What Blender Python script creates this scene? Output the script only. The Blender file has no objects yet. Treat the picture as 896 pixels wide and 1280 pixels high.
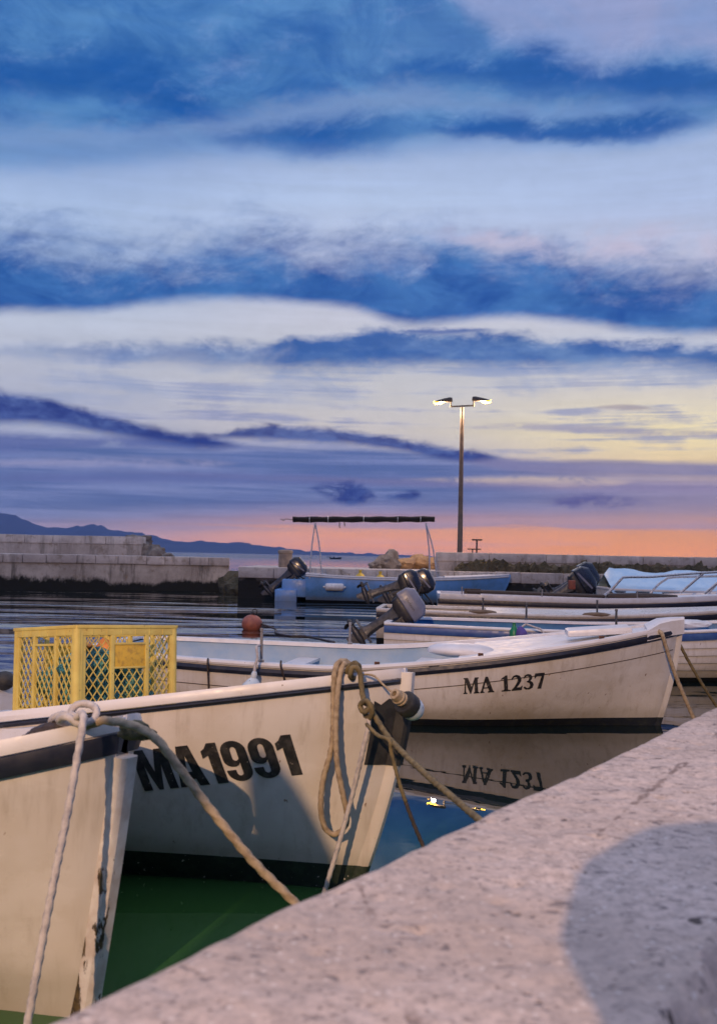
import bpy, bmesh, math, random
from mathutils import Vector, Matrix, Euler, noise
from mathutils.geometry import tessellate_polygon

random.seed(7)
sc = bpy.context.scene
col = sc.collection
R = math.radians
PI = math.pi

# ------------------------------------------------------------------ camera
FP = 1250.0                                   # focal length, pixels of an 896x1280 picture
CAM = Vector((0.0, 0.0, 1.6))
PITCH, ROLL = R(2.50), R(1.2)
_F = Vector((0, math.cos(PITCH), math.sin(PITCH)))
_R0 = Vector((1, 0, 0))
_U0 = Vector((0, -math.sin(PITCH), math.cos(PITCH)))
_RR = _R0 * math.cos(ROLL) + _U0 * math.sin(ROLL)
_UU = _U0 * math.cos(ROLL) - _R0 * math.sin(ROLL)

def ray(px, py):
    return _F + _RR * ((px - 448) / FP) + _UU * ((640 - py) / FP)

def P(px, py, depth):                         # the point at world distance y = depth
    d = ray(px, py)
    return CAM + d * (depth / d.y)

def G(px, py, z):                             # the point at height z
    d = ray(px, py)
    return CAM + d * ((z - CAM.z) / d.z)

def proj(p):
    q = Vector(p) - CAM
    w = q.dot(_F)
    return (448 + FP * q.dot(_RR) / w, 640 - FP * q.dot(_UU) / w)

def lin(r, g, b):
    f = lambda c: (c / 255 / 12.92) if c / 255 <= 0.04045 else ((c / 255 + 0.055) / 1.055) ** 2.4
    return (f(r), f(g), f(b), 1.0)

# ------------------------------------------------------------------ node helper
class NT:
    def __init__(s, nt):
        s.nt = nt
    def node(s, t, **k):
        n = s.nt.nodes.new(t)
        for a, v in k.items():
            setattr(n, a, v)
        return n
    def put(s, sock, v):
        if v is None:
            return
        if isinstance(v, bpy.types.NodeSocket):
            s.nt.links.new(v, sock)
        else:
            sock.default_value = v
    def m(s, op, a, b=None, c=None, clamp=False):
        n = s.node('ShaderNodeMath', operation=op)
        n.use_clamp = clamp
        s.put(n.inputs[0], a); s.put(n.inputs[1], b); s.put(n.inputs[2], c)
        return n.outputs[0]
    def sstep(s, v, lo, hi, a=0.0, b=1.0, kind='SMOOTHSTEP'):
        n = s.node('ShaderNodeMapRange', interpolation_type=kind)
        s.put(n.inputs['Value'], v); s.put(n.inputs['From Min'], lo); s.put(n.inputs['From Max'], hi)
        s.put(n.inputs['To Min'], a); s.put(n.inputs['To Max'], b)
        return n.outputs['Result']
    def mix(s, f, a, b, blend='MIX'):
        n = s.node('ShaderNodeMix', data_type='RGBA', blend_type=blend)
        s.put(n.inputs[0], f); s.put(n.inputs[6], a); s.put(n.inputs[7], b)
        return n.outputs[2]
    def xyz(s, x, y, z):
        n = s.node('ShaderNodeCombineXYZ')
        s.put(n.inputs[0], x); s.put(n.inputs[1], y); s.put(n.inputs[2], z)
        return n.outputs[0]
    def sep(s, v):
        n = s.node('ShaderNodeSeparateXYZ'); s.put(n.inputs[0], v)
        return n.outputs
    def noise(s, vec, scale=1.0, detail=4.0, rough=0.55, dist=0.0):
        n = s.node('ShaderNodeTexNoise')
        s.put(n.inputs['Vector'], vec); s.put(n.inputs['Scale'], scale); s.put(n.inputs['Detail'], detail)
        s.put(n.inputs['Roughness'], rough); s.put(n.inputs['Distortion'], dist)
        return n.outputs['Fac']
    def mapping(s, vec, sc_=(1, 1, 1), rot=(0, 0, 0), loc=(0, 0, 0)):
        n = s.node('ShaderNodeMapping')
        s.put(n.inputs['Vector'], vec); n.inputs['Scale'].default_value = sc_
        n.inputs['Rotation'].default_value = rot; n.inputs['Location'].default_value = loc
        return n.outputs[0]
    def ramp(s, fac, stops, interp='LINEAR'):
        n = s.node('ShaderNodeValToRGB'); e = n.color_ramp.elements
        n.color_ramp.interpolation = interp
        while len(e) < len(stops):
            e.new(0.5)
        for i, (p, c) in enumerate(stops):
            e[i].position = p; e[i].color = c
        s.put(n.inputs[0], fac)
        return n.outputs[0]
    def fcurve(s, x, pts):                    # a 1D function given as points (x, y), both in 0..1
        n = s.node('ShaderNodeFloatCurve')
        c = n.mapping.curves[0]
        n.mapping.use_clip = False
        while len(c.points) < len(pts):
            c.points.new(0.5, 0.5)
        for p, (a, b) in zip(c.points, pts):
            p.location = (a, b); p.handle_type = 'AUTO'
        n.mapping.update()
        s.put(n.inputs['Value'], x)
        return n.outputs[0]
    def bump(s, h, strength=0.3, dist=0.01, normal=None):
        n = s.node('ShaderNodeBump')
        s.put(n.inputs['Height'], h); s.put(n.inputs['Strength'], strength); s.put(n.inputs['Distance'], dist)
        s.put(n.inputs['Normal'], normal)
        return n.outputs[0]

def newmat(name):
    m = bpy.data.materials.new(name); m.use_nodes = True
    nt = m.node_tree; t = NT(nt)
    b = nt.nodes['Principled BSDF']
    return m, t, b

def rgba(c):
    return (c[0], c[1], c[2], 1.0)

def mat(name, c, rough=0.5, c2=None, nscale=6.0, nmin=0.35, nmax=0.65, bump=0.0, bscale=40.0, bdist=0.004, metal=0.0,
        spec=0.5, stretch=(1, 1, 1), specks=None, speck_scale=90.0, speck_t=(0.68, 0.74), coat=0.0):
    m, t, b = newmat(name)
    co = t.node('ShaderNodeTexCoord').outputs['Object']
    v = t.mapping(co, stretch)
    colr = rgba(c)
    if c2 is not None:
        colr = t.mix(t.sstep(t.noise(v, nscale, 6.0, 0.6), nmin, nmax), rgba(c), rgba(c2))
    if specks is not None:
        colr = t.mix(t.sstep(t.noise(v, speck_scale, 2.0, 0.5), *speck_t), colr, rgba(specks))
    t.put(b.inputs['Base Color'], colr)
    b.inputs['Roughness'].default_value = rough
    b.inputs['Metallic'].default_value = metal
    b.inputs['Specular IOR Level'].default_value = spec
    if coat:
        b.inputs['Coat Weight'].default_value = coat; b.inputs['Coat Roughness'].default_value = 0.15
    if rough < 0.9:
        rr = t.sstep(t.noise(v, nscale * 2.3, 4.0), 0.3, 0.7, max(0.02, rough - 0.08), min(1, rough + 0.12))
        t.put(b.inputs['Roughness'], rr)
    if bump:
        t.put(b.inputs['Normal'], t.bump(t.noise(v, bscale, 5.0, 0.6), bump, bdist))
    return m

def emit(name, c, s):
    m, t, b = newmat(name)
    b.inputs['Base Color'].default_value = rgba(c)
    b.inputs['Emission Color'].default_value = rgba(c)
    b.inputs['Emission Strength'].default_value = s
    return m

# ------------------------------------------------------------------ mesh helper
class MB:
    def __init__(s):
        s.v = []; s.f = []; s.smooth = []; s.mi = []; s.cur = 0
    def add(s, vs, fs, smooth=False):
        o = len(s.v); s.v += [tuple(x) for x in vs]
        for f in fs:
            s.f.append(tuple(i + o for i in f)); s.smooth.append(smooth); s.mi.append(s.cur)
        return s
    def box(s, c, d, rot=None, bev=0.0):
        x, y, z = d[0] / 2, d[1] / 2, d[2] / 2
        M = Matrix.Translation(c) @ (rot.to_matrix().to_4x4() if isinstance(rot, Euler) else (rot or Matrix()))
        if bev <= 0:
            vs = [(a, b, e) for a in (-x, x) for b in (-y, y) for e in (-z, z)]
            fs = [(0, 1, 3, 2), (4, 6, 7, 5), (0, 4, 5, 1), (2, 3, 7, 6), (0, 2, 6, 4), (1, 5, 7, 3)]
            return s.add([M @ Vector(p) for p in vs], fs)
        bm = bmesh.new()
        bmesh.ops.create_cube(bm, size=1)
        for p in bm.verts:
            p.co = Vector((p.co.x * d[0], p.co.y * d[1], p.co.z * d[2]))
        bmesh.ops.bevel(bm, geom=bm.edges[:], offset=min(bev, min(d) * 0.45), segments=2, profile=0.6, affect='EDGES')
        bm.verts.index_update()
        s.add([M @ p.co for p in bm.verts], [[q.index for q in f.verts] for f in bm.faces], True)
        bm.free()
        return s
    def bar(s, a, b, w, h=None, up=(0, 0, 1), bev=0.0):
        a, b = Vector(a), Vector(b); d = b - a
        x = d.normalized(); u = Vector(up)
        if abs(x.dot(u)) > 0.98:
            u = Vector((0, 1, 0))
        y = u.cross(x).normalized(); z = x.cross(y)
        M = Matrix((x, y, z)).transposed().to_4x4()
        return s.box((a + b) / 2, (d.length, w, h or w), M, bev)
    def tube(s, pts, r, n=8, caps=True, closed=False, strands=0, twist=0.0):
        pts = [Vector(p) for p in pts]
        m = len(pts)
        rad = r if callable(r) else (lambda t: r)
        ring = []
        prev = None; L = 0.0
        for i, p in enumerate(pts):
            if closed:
                d = (pts[(i + 1) % m] - pts[i - 1])
            else:
                d = pts[min(i + 1, m - 1)] - pts[max(i - 1, 0)]
            d.normalize()
            if prev is None:
                u = Vector((0, 0, 1)) if abs(d.z) < 0.9 else Vector((1, 0, 0))
                u = (u - d * u.dot(d)).normalized()
            else:
                u = (prev - d * prev.dot(d)).normalized()
            prev = u; w = d.cross(u)
            if i:
                L += (pts[i] - pts[i - 1]).length
            rr = rad(i / max(1, m - 1))
            row = []
            for k in range(n):
                th = 2 * PI * k / n
                q = rr
                if strands:
                    q = rr * (0.68 + 0.42 * abs(math.sin(strands * 0.5 * (th + twist * L))))
                row.append(p + u * (math.cos(th) * q) + w * (math.sin(th) * q))
            ring.append(row)
        vs = [q for row in ring for q in row]
        fs = []
        for i in range(m if closed else m - 1):
            j = (i + 1) % m
            for k in range(n):
                l = (k + 1) % n
                fs.append((i * n + k, i * n + l, j * n + l, j * n + k))
        if caps and not closed:
            fs.append(tuple(range(n))[::-1]); fs.append(tuple((m - 1) * n + k for k in range(n)))
        return s.add(vs, fs, True)
    def lathe(s, prof, n=20, M=None, caps=True):          # prof: (radius, z) from low to high
        M = M or Matrix()
        vs = [M @ Vector((math.cos(2 * PI * k / n) * r, math.sin(2 * PI * k / n) * r, z)) for r, z in prof for k in range(n)]
        fs = []
        for i in range(len(prof) - 1):
            for k in range(n):
                l = (k + 1) % n
                fs.append((i * n + k, i * n + l, (i + 1) * n + l, (i + 1) * n + k))
        if caps:
            fs.append(tuple(range(n))[::-1]); fs.append(tuple((len(prof) - 1) * n + k for k in range(n)))
        return s.add(vs, fs, True)
    def grid(s, rows, smooth=True, flip=False):
        n = len(rows[0]); vs = [p for r in rows for p in r]; fs = []
        for i in range(len(rows) - 1):
            for k in range(n - 1):
                f = (i * n + k, i * n + k + 1, (i + 1) * n + k + 1, (i + 1) * n + k)
                fs.append(f[::-1] if flip else f)
        return s.add(vs, fs, smooth)
    def loft(s, rings, caps=True, smooth=True):
        n = len(rings[0]); vs = [p for r in rings for p in r]; fs = []
        for i in range(len(rings) - 1):
            for k in range(n):
                l = (k + 1) % n
                fs.append((i * n + k, i * n + l, (i + 1) * n + l, (i + 1) * n + k))
        if caps:
            fs.append(tuple(range(n))[::-1]); fs.append(tuple((len(rings) - 1) * n + k for k in range(n)))
        return s.add(vs, fs, smooth)
    def blob(s, c, d, seed=0, amp=0.2, freq=1.5, sub=3, M=None, fine=0.0):
        bm = bmesh.new(); bmesh.ops.create_icosphere(bm, subdivisions=sub, radius=1)
        vs = []
        for p in bm.verts:
            o = Vector((seed * 7.3, seed * 3.1, seed * 1.7))
            k = 1 + amp * noise.fractal(p.co * freq + o, 1.0, 2.0, 4)
            if fine:
                k += fine * noise.noise(p.co * freq * 6 + o)
            q = Vector((p.co.x * d[0] * k, p.co.y * d[1] * k, p.co.z * d[2] * k))
            vs.append((M @ q if M else q) + Vector(c))
        bm.verts.index_update()
        s.add(vs, [[q.index for q in f.verts] for f in bm.faces], True)
        bm.free()
        return s
    def build(s, name, material=None, parent=None, auto=35, loc=None):
        me = bpy.data.meshes.new(name)
        me.from_pydata(s.v, [], s.f); me.update()
        me.polygons.foreach_set('use_smooth', s.smooth)
        mats = material if isinstance(material, (list, tuple)) else [material]
        for q in mats:
            if q:
                me.materials.append(q)
        if len(mats) > 1:
            me.polygons.foreach_set('material_index', s.mi)
        bm = bmesh.new(); bm.from_mesh(me)
        bmesh.ops.recalc_face_normals(bm, faces=bm.faces)
        bm.to_mesh(me); bm.free()
        if auto and any(s.smooth):
            try:
                me.set_sharp_from_angle(angle=R(auto))
            except Exception:
                pass
        o = bpy.data.objects.new(name, me); col.objects.link(o)
        if parent:
            o.parent = parent
        if loc is not None:
            o.location = loc
        return o

def tag(o, label=None, cat=None, group=None, kind=None):
    if label: o['label'] = label
    if cat: o['category'] = cat
    if group: o['group'] = group
    if kind: o['kind'] = kind
    return o

def empty(name, loc=(0, 0, 0), rot=(0, 0, 0)):
    o = bpy.data.objects.new(name, None); col.objects.link(o)
    o.empty_display_size = 0.1
    o.location = loc; o.rotation_euler = rot
    return o

def spline(pts, step=0.03):                    # Catmull-Rom through pts, sampled evenly
    pts = [Vector(p) for p in pts]
    q = [pts[0] * 2 - pts[1]] + pts + [pts[-1] * 2 - pts[-2]]
    out = []
    for i in range(1, len(q) - 2):
        a, b, c, d = q[i - 1], q[i], q[i + 1], q[i + 2]
        n = max(2, int((c - b).length / step))
        for k in range(n):
            t = k / n
            out.append(0.5 * ((2 * b) + (c - a) * t + (2 * a - 5 * b + 4 * c - d) * t * t + (3 * b - a - 3 * c + d) * t ** 3))
    out.append(pts[-1])
    return out

def smooth(t):
    t = max(0.0, min(1.0, t)); return t * t * (3 - 2 * t)

def lerp(a, b, t):
    return a + (b - a) * t

# ------------------------------------------------------------------ materials
def paint_mat(name, c, rough=0.32, dirt=(0.30, 0.25, 0.19), dirt_amt=0.35, planks=0.0):
    """Boat paint: hand-brushed gloss with yellowing, vertical runs, scuffs and a dirty waterline tide mark."""
    m, t, b = newmat(name)
    co = t.node('ShaderNodeTexCoord').outputs['Object']
    x, y, z = t.sep(co)
    big = t.noise(co, 1.3, 4.0, 0.6)
    runs = t.noise(t.mapping(co, (16, 16, 0.9)), 1.0, 4.0, 0.65)
    c2 = (c[0] * 0.80, c[1] * 0.75, c[2] * 0.66)
    colr = t.mix(t.sstep(big, 0.35, 0.7), rgba(c), rgba(c2))
    f = t.m('MULTIPLY', t.sstep(runs, 0.47, 0.76), dirt_amt)
    colr = t.mix(f, colr, rgba(dirt))
    scuff = t.sstep(t.noise(t.mapping(co, (9, 9, 34)), 1.0, 5.0, 0.7), 0.72, 0.77)
    colr = t.mix(t.m('MULTIPLY', scuff, 0.6), colr, rgba((dirt[0] * .5, dirt[1] * .5, dirt[2] * .5)))
    rs = t.sstep(t.noise(t.mapping(co, (1, 1, 0.5)), 21.0, 3.0, 0.5), 0.725, 0.75)
    colr = t.mix(t.m('MULTIPLY', rs, 0.8), colr, rgba((0.16, 0.07, 0.03)))
    old = t.sstep(t.noise(t.mapping(co, (1.6, 1.6, 3.2), (0, 0, 0), (4, 1, 2)), 1.0, 5.0, 0.65), 0.56, 0.60)
    colr = t.mix(t.m('MULTIPLY', old, 0.22), colr, rgba((c[0] * 1.12, c[1] * 1.13, c[2] * 1.16)))
    tide = t.m('MULTIPLY', t.sstep(t.m('ADD', z, t.m('MULTIPLY', t.noise(co, 7.0, 4.0), 0.12)), 0.31, 0.16), 0.45)
    colr = t.mix(tide, colr, rgba((dirt[0] * .8, dirt[1] * .85, dirt[2] * .7)))
    t.put(b.inputs['Base Color'], colr)
    t.put(b.inputs['Roughness'], t.sstep(t.noise(co, 9.0, 5.0), 0.3, 0.7, rough - 0.08, rough + 0.16))
    h = t.m('ADD', t.m('MULTIPLY', t.noise(co, 2.2, 3.0), 1.0), t.m('MULTIPLY', t.noise(t.mapping(co, (6, 6, 60)), 1.0, 3.0), 0.03))
    t.put(b.inputs['Normal'], t.bump(h, 0.35, 0.03))
    return m

M = {}
M['white'] = paint_mat('white_hull_paint', (0.70, 0.68, 0.67), dirt_amt=0.38)
M['cream'] = paint_mat('cream_hull_paint', (0.66, 0.62, 0.585), dirt_amt=0.36)
M['paleblue'] = paint_mat('pale_blue_hull_paint', (0.15, 0.37, 0.76), dirt_amt=0.10)
M['deckwhite'] = mat('white_deck_paint', (0.72, 0.70, 0.70), 0.38, (0.62, 0.58, 0.55), 5.0, 0.4, 0.75, 0.15, 60, 0.003, specks=(0.25, 0.2, 0.16), speck_scale=45, speck_t=(0.73, 0.78))
M['innerblue'] = mat('blue_inner_paint', (0.03, 0.16, 0.36), 0.4, (0.05, 0.22, 0.42), 4.0, bump=0.2)
M['innerpale'] = mat('skylight_blue_inner_paint', (0.30, 0.44, 0.58), 0.5, (0.40, 0.50, 0.58), 4.0, bump=0.15)  # blue sky light put into the colour of the white MA 1237 inside
M['innerwhite'] = mat('white_inner_paint', (0.60, 0.62, 0.66), 0.5, (0.45, 0.45, 0.46), 4.0, bump=0.2)
M['boot'] = mat('dark_antifouling', (0.012, 0.016, 0.026), 0.5, (0.03, 0.035, 0.03), 14.0, 0.45, 0.75, 0.3, 50, 0.004)
M['bootgreen'] = mat('green_antifouling', (0.012, 0.022, 0.016), 0.5, (0.03, 0.05, 0.03), 14.0, 0.45, 0.75, 0.3, 50, 0.004, specks=(0.5, 0.45, 0.4), speck_scale=55, speck_t=(0.70, 0.73))
M['strake'] = mat('dark_navy_strake', (0.014, 0.017, 0.033), 0.42, (0.035, 0.035, 0.045), 9.0, 0.45, 0.75, 0.2, 30, 0.004)
M['strakeblue'] = mat('blue_strake', (0.03, 0.08, 0.28), 0.4, (0.05, 0.12, 0.32), 8.0)
M['strakebrown'] = mat('varnished_strake', (0.05, 0.035, 0.03), 0.4, (0.09, 0.06, 0.045), 8.0)
M['letter'] = mat('black_lettering', (0.012, 0.012, 0.015), 0.5, (0.045, 0.043, 0.043), 22, 0.4, 0.7, specks=(0.36, 0.32, 0.28), speck_scale=58, speck_t=(0.70, 0.735))
M['black'] = mat('black_rubber', (0.015, 0.015, 0.017), 0.6, (0.03, 0.03, 0.03), 20, bump=0.2, bscale=60)
M['cowlblack'] = mat('black_cowl_paint', (0.010, 0.011, 0.017), 0.18, (0.02, 0.02, 0.028), 10, coat=0.6)
M['cowlgrey'] = mat('grey_cowl_paint', (0.15, 0.16, 0.22), 0.4, (0.20, 0.205, 0.26), 6, specks=(0.15, 0.15, 0.16), speck_scale=50)
M['leggrey'] = mat('dark_grey_cast_metal', (0.045, 0.05, 0.06), 0.42, (0.09, 0.09, 0.10), 14, bump=0.2, metal=0.3)
M['steel'] = mat('stainless_rail', (0.55, 0.52, 0.50), 0.25, (0.40, 0.36, 0.33), 20, metal=0.9)
M['lamppole'] = mat('brown_grey_lamp_steel', (0.15, 0.12, 0.10), 0.5, (0.10, 0.08, 0.07), 6, metal=0.2, bump=0.1)
M['galv'] = mat('galvanised_steel', (0.33, 0.31, 0.30), 0.5, (0.24, 0.22, 0.20), 6, metal=0.4, bump=0.1)
M['darkmetal'] = mat('dark_painted_metal', (0.02, 0.02, 0.024), 0.45, (0.04, 0.035, 0.03), 18)
M['rope'] = mat('beige_rope', (0.42, 0.33, 0.22), 0.9, (0.26, 0.19, 0.12), 35, 0.35, 0.7, 0.5, 260, 0.002)
M['ropepale'] = mat('pale_grey_rope', (0.55, 0.50, 0.47), 0.9, (0.36, 0.33, 0.33), 35, 0.35, 0.7, 0.5, 260, 0.002)
M['ropedark'] = mat('olive_rope', (0.20, 0.155, 0.075), 0.9, (0.10, 0.08, 0.045), 35, 0.35, 0.7, 0.5, 260, 0.002)
M['wetrope'] = mat('wet_dark_rope', (0.06, 0.045, 0.04), 0.55, (0.03, 0.022, 0.02), 35, 0.35, 0.7, 0.5, 260, 0.002)
M['wood'] = mat('weathered_wood', (0.22, 0.15, 0.09), 0.7, (0.11, 0.075, 0.05), 9, stretch=(1, 6, 6), bump=0.4)
M['darkwood'] = mat('dark_oiled_wood', (0.035, 0.022, 0.016), 0.55, (0.06, 0.04, 0.03), 9, stretch=(1, 6, 6), bump=0.3)
M['rust'] = mat('rusty_iron', (0.16, 0.06, 0.025), 0.85, (0.06, 0.03, 0.02), 25, bump=0.5)
M['yellow'] = mat('yellow_crate_plastic', (0.72, 0.58, 0.15), 0.5, (0.60, 0.44, 0.10), 7, 0.3, 0.7, 0.12, 50, specks=(0.30, 0.17, 0.03), speck_scale=40, speck_t=(0.70, 0.80))
M['yellowplain'] = mat('faded_yellow_plastic', (0.75, 0.50, 0.05), 0.5, (0.6, 0.4, 0.04), 9)
M['yellowlabel'] = mat('worn_label_panel', (0.70, 0.44, 0.05), 0.6, (0.42, 0.25, 0.05), 26, 0.45, 0.7)
M['orange'] = mat('faded_orange_plastic', (0.42, 0.13, 0.075), 0.55, (0.28, 0.09, 0.06), 8)
M['orangecloth'] = mat('orange_oilskin', (0.70, 0.25, 0.04), 0.6, (0.5, 0.17, 0.03), 10, bump=0.3)
M['fender'] = mat('blue_white_fender_vinyl', (0.42, 0.55, 0.66), 0.4, (0.62, 0.68, 0.72), 7, specks=(0.05, 0.12, 0.16), speck_scale=30, speck_t=(0.62, 0.70))
M['whiteplastic'] = mat('white_plastic', (0.75, 0.74, 0.73), 0.4, (0.6, 0.58, 0.56), 8)
M['greenglass'] = mat('green_plastic', (0.02, 0.22, 0.09), 0.3, (0.02, 0.16, 0.07), 8)
M['purple'] = mat('purple_cloth', (0.10, 0.07, 0.32), 0.7, (0.07, 0.05, 0.22), 8)
M['tarp'] = mat('pale_blue_tarpaulin', (0.36, 0.56, 0.74), 0.42, (0.46, 0.64, 0.78), 3, bump=0.5, bscale=5, bdist=0.05)
M['canopy'] = mat('rolled_black_canvas', (0.018, 0.017, 0.018), 0.8, (0.04, 0.035, 0.03), 6, stretch=(0.4, 4, 4), bump=0.5, bscale=10)
M['redbox'] = mat('rust_red_plastic', (0.26, 0.06, 0.03), 0.6, (0.18, 0.05, 0.03), 9)

def stem_mat():
    m, t, b = newmat('peeling_stem_paint')
    co = t.node('ShaderNodeTexCoord').outputs['Object']
    x, y, z = t.sep(co)
    n = t.noise(t.mapping(co, (14, 14, 4)), 1.0, 6.0, 0.65)
    th = t.sstep(z, 0.10, 0.95, 0.515, 0.66)
    peel = t.sstep(n, th, t.m('ADD', th, 0.03))
    wood = t.mix(t.sstep(t.noise(co, 40, 4), 0.35, 0.65), rgba((0.11, 0.075, 0.03)), rgba((0.035, 0.025, 0.015)))
    white = t.mix(t.sstep(t.noise(co, 12, 5), 0.35, 0.7), rgba((0.66, 0.63, 0.60)), rgba((0.50, 0.43, 0.38)))
    t.put(b.inputs['Base Color'], t.mix(peel, white, wood))
    b.inputs['Roughness'].default_value = 0.6
    t.put(b.inputs['Normal'], t.bump(t.m('SUBTRACT', t.m('MULTIPLY', t.noise(co, 60, 4), 0.3), peel), 0.8, 0.006))
    return m
M['stem'] = stem_mat()

def net_mat():
    m, t, b = newmat('teal_fishing_net')
    co = t.node('ShaderNodeTexCoord').outputs['Object']
    n = t.noise(co, 9, 5, 0.65)
    c = t.ramp(n, [(0.25, (0.01, 0.05, 0.05, 1)), (0.40, (0.04, 0.20, 0.20, 1)), (0.52, (0.10, 0.42, 0.50, 1)), (0.62, (0.20, 0.50, 0.36, 1)), (0.8, (0.50, 0.58, 0.42, 1))])
    v = t.node('ShaderNodeTexVoronoi', feature='DISTANCE_TO_EDGE'); t.put(v.inputs['Vector'], co); v.inputs['Scale'].default_value = 75
    e = t.sstep(v.outputs['Distance'], 0.05, 0.22)
    c = t.mix(t.m('MULTIPLY', e, 0.75), c, rgba((0.006, 0.014, 0.014)))
    t.put(b.inputs['Base Color'], c)
    b.inputs['Roughness'].default_value = 0.85
    t.put(b.inputs['Normal'], t.bump(t.m('SUBTRACT', 1.0, e), 0.9, 0.012))
    return m
M['net'] = net_mat()

def masonry_mat(name, c, c2, stain, streaks=0.7, moss_top=0.0, moss=(0.010, 0.011, 0.008), pat=(1, 1, 1)):
    """Old harbour masonry: blotchy stone, black run-off streaks and a dark weed band above the waterline."""
    m, t, b = newmat(name)
    co = t.node('ShaderNodeTexCoord').outputs['Object']
    x, y, z = t.sep(co)
    colr = t.mix(t.sstep(t.noise(co, 1.1, 6, 0.65), 0.35, 0.65), rgba(c), rgba(c2))
    run = t.noise(t.mapping(co, (2.6, 2.6, 0.35)), 1.0, 5, 0.7)
    colr = t.mix(t.m('MULTIPLY', t.sstep(run, 0.50, 0.68), streaks), colr, rgba(stain))
    colr = t.mix(t.m('MULTIPLY', t.sstep(t.noise(co, 2.7, 5, 0.7), 0.54, 0.66), 0.6), colr, rgba((c[0] * .38, c[1] * .33, c[2] * .26)))
    colr = t.mix(t.m('MULTIPLY', t.sstep(t.noise(t.mapping(co, (4, 4, 0.8)), 1.0, 5, 0.7), 0.60, 0.72), 0.5), colr, rgba((min(1, c[0] * 1.35), min(1, c[1] * 1.35), min(1, c[2] * 1.35))))
    colr = t.mix(t.m('MULTIPLY', t.sstep(t.noise(co, 5, 5, 0.7), 0.6, 0.72), 0.5), colr, rgba((0.30, 0.19, 0.09)))
    if moss_top:
        zz = t.m('ADD', z, t.m('MULTIPLY', t.m('SUBTRACT', t.noise(t.mapping(co, (0.9, 0.9, 0.6)), 1.0, 6, 0.75), 0.5), 1.1))
        colr = t.mix(t.sstep(zz, moss_top + 0.12, moss_top - 0.10), colr, rgba(moss))
    t.put(b.inputs['Base Color'], colr)
    b.inputs['Roughness'].default_value = 0.9
    t.put(b.inputs['Normal'], t.bump(t.noise(co, 11, 6, 0.7), 0.6, 0.05))
    return m
M['jetty'] = masonry_mat('stained_jetty_concrete', (0.56, 0.50, 0.43), (0.38, 0.33, 0.28), (0.09, 0.08, 0.065), 0.8, 0.40)
M['coping'] = masonry_mat('pale_coping_stone', (0.62, 0.56, 0.51), (0.44, 0.39, 0.36), (0.16, 0.14, 0.12), 0.5)
M['parapet'] = masonry_mat('mossy_parapet', (0.50, 0.44, 0.39), (0.36, 0.31, 0.27), (0.035, 0.035, 0.02), 0.45)
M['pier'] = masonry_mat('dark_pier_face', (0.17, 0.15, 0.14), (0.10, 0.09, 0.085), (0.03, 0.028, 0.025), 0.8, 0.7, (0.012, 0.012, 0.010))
M['weed'] = mat('dark_weed_growth', (0.055, 0.05, 0.028), 0.95, (0.11, 0.095, 0.06), 3, bump=1.0, bscale=8, bdist=0.1)
M['rock'] = mat('grey_rock', (0.24, 0.21, 0.18), 0.9, (0.13, 0.11, 0.095), 3, bump=0.8, bscale=7, bdist=0.05)
M['tanrock'] = mat('tan_rock', (0.50, 0.31, 0.15), 0.95, (0.32, 0.20, 0.11), 3, bump=0.8, bscale=9, bdist=0.05)
M['stonebollard'] = mat('worn_stone_bollard', (0.36, 0.28, 0.21), 0.85, (0.24, 0.19, 0.15), 5, bump=0.5, bscale=18, bdist=0.02)

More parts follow.
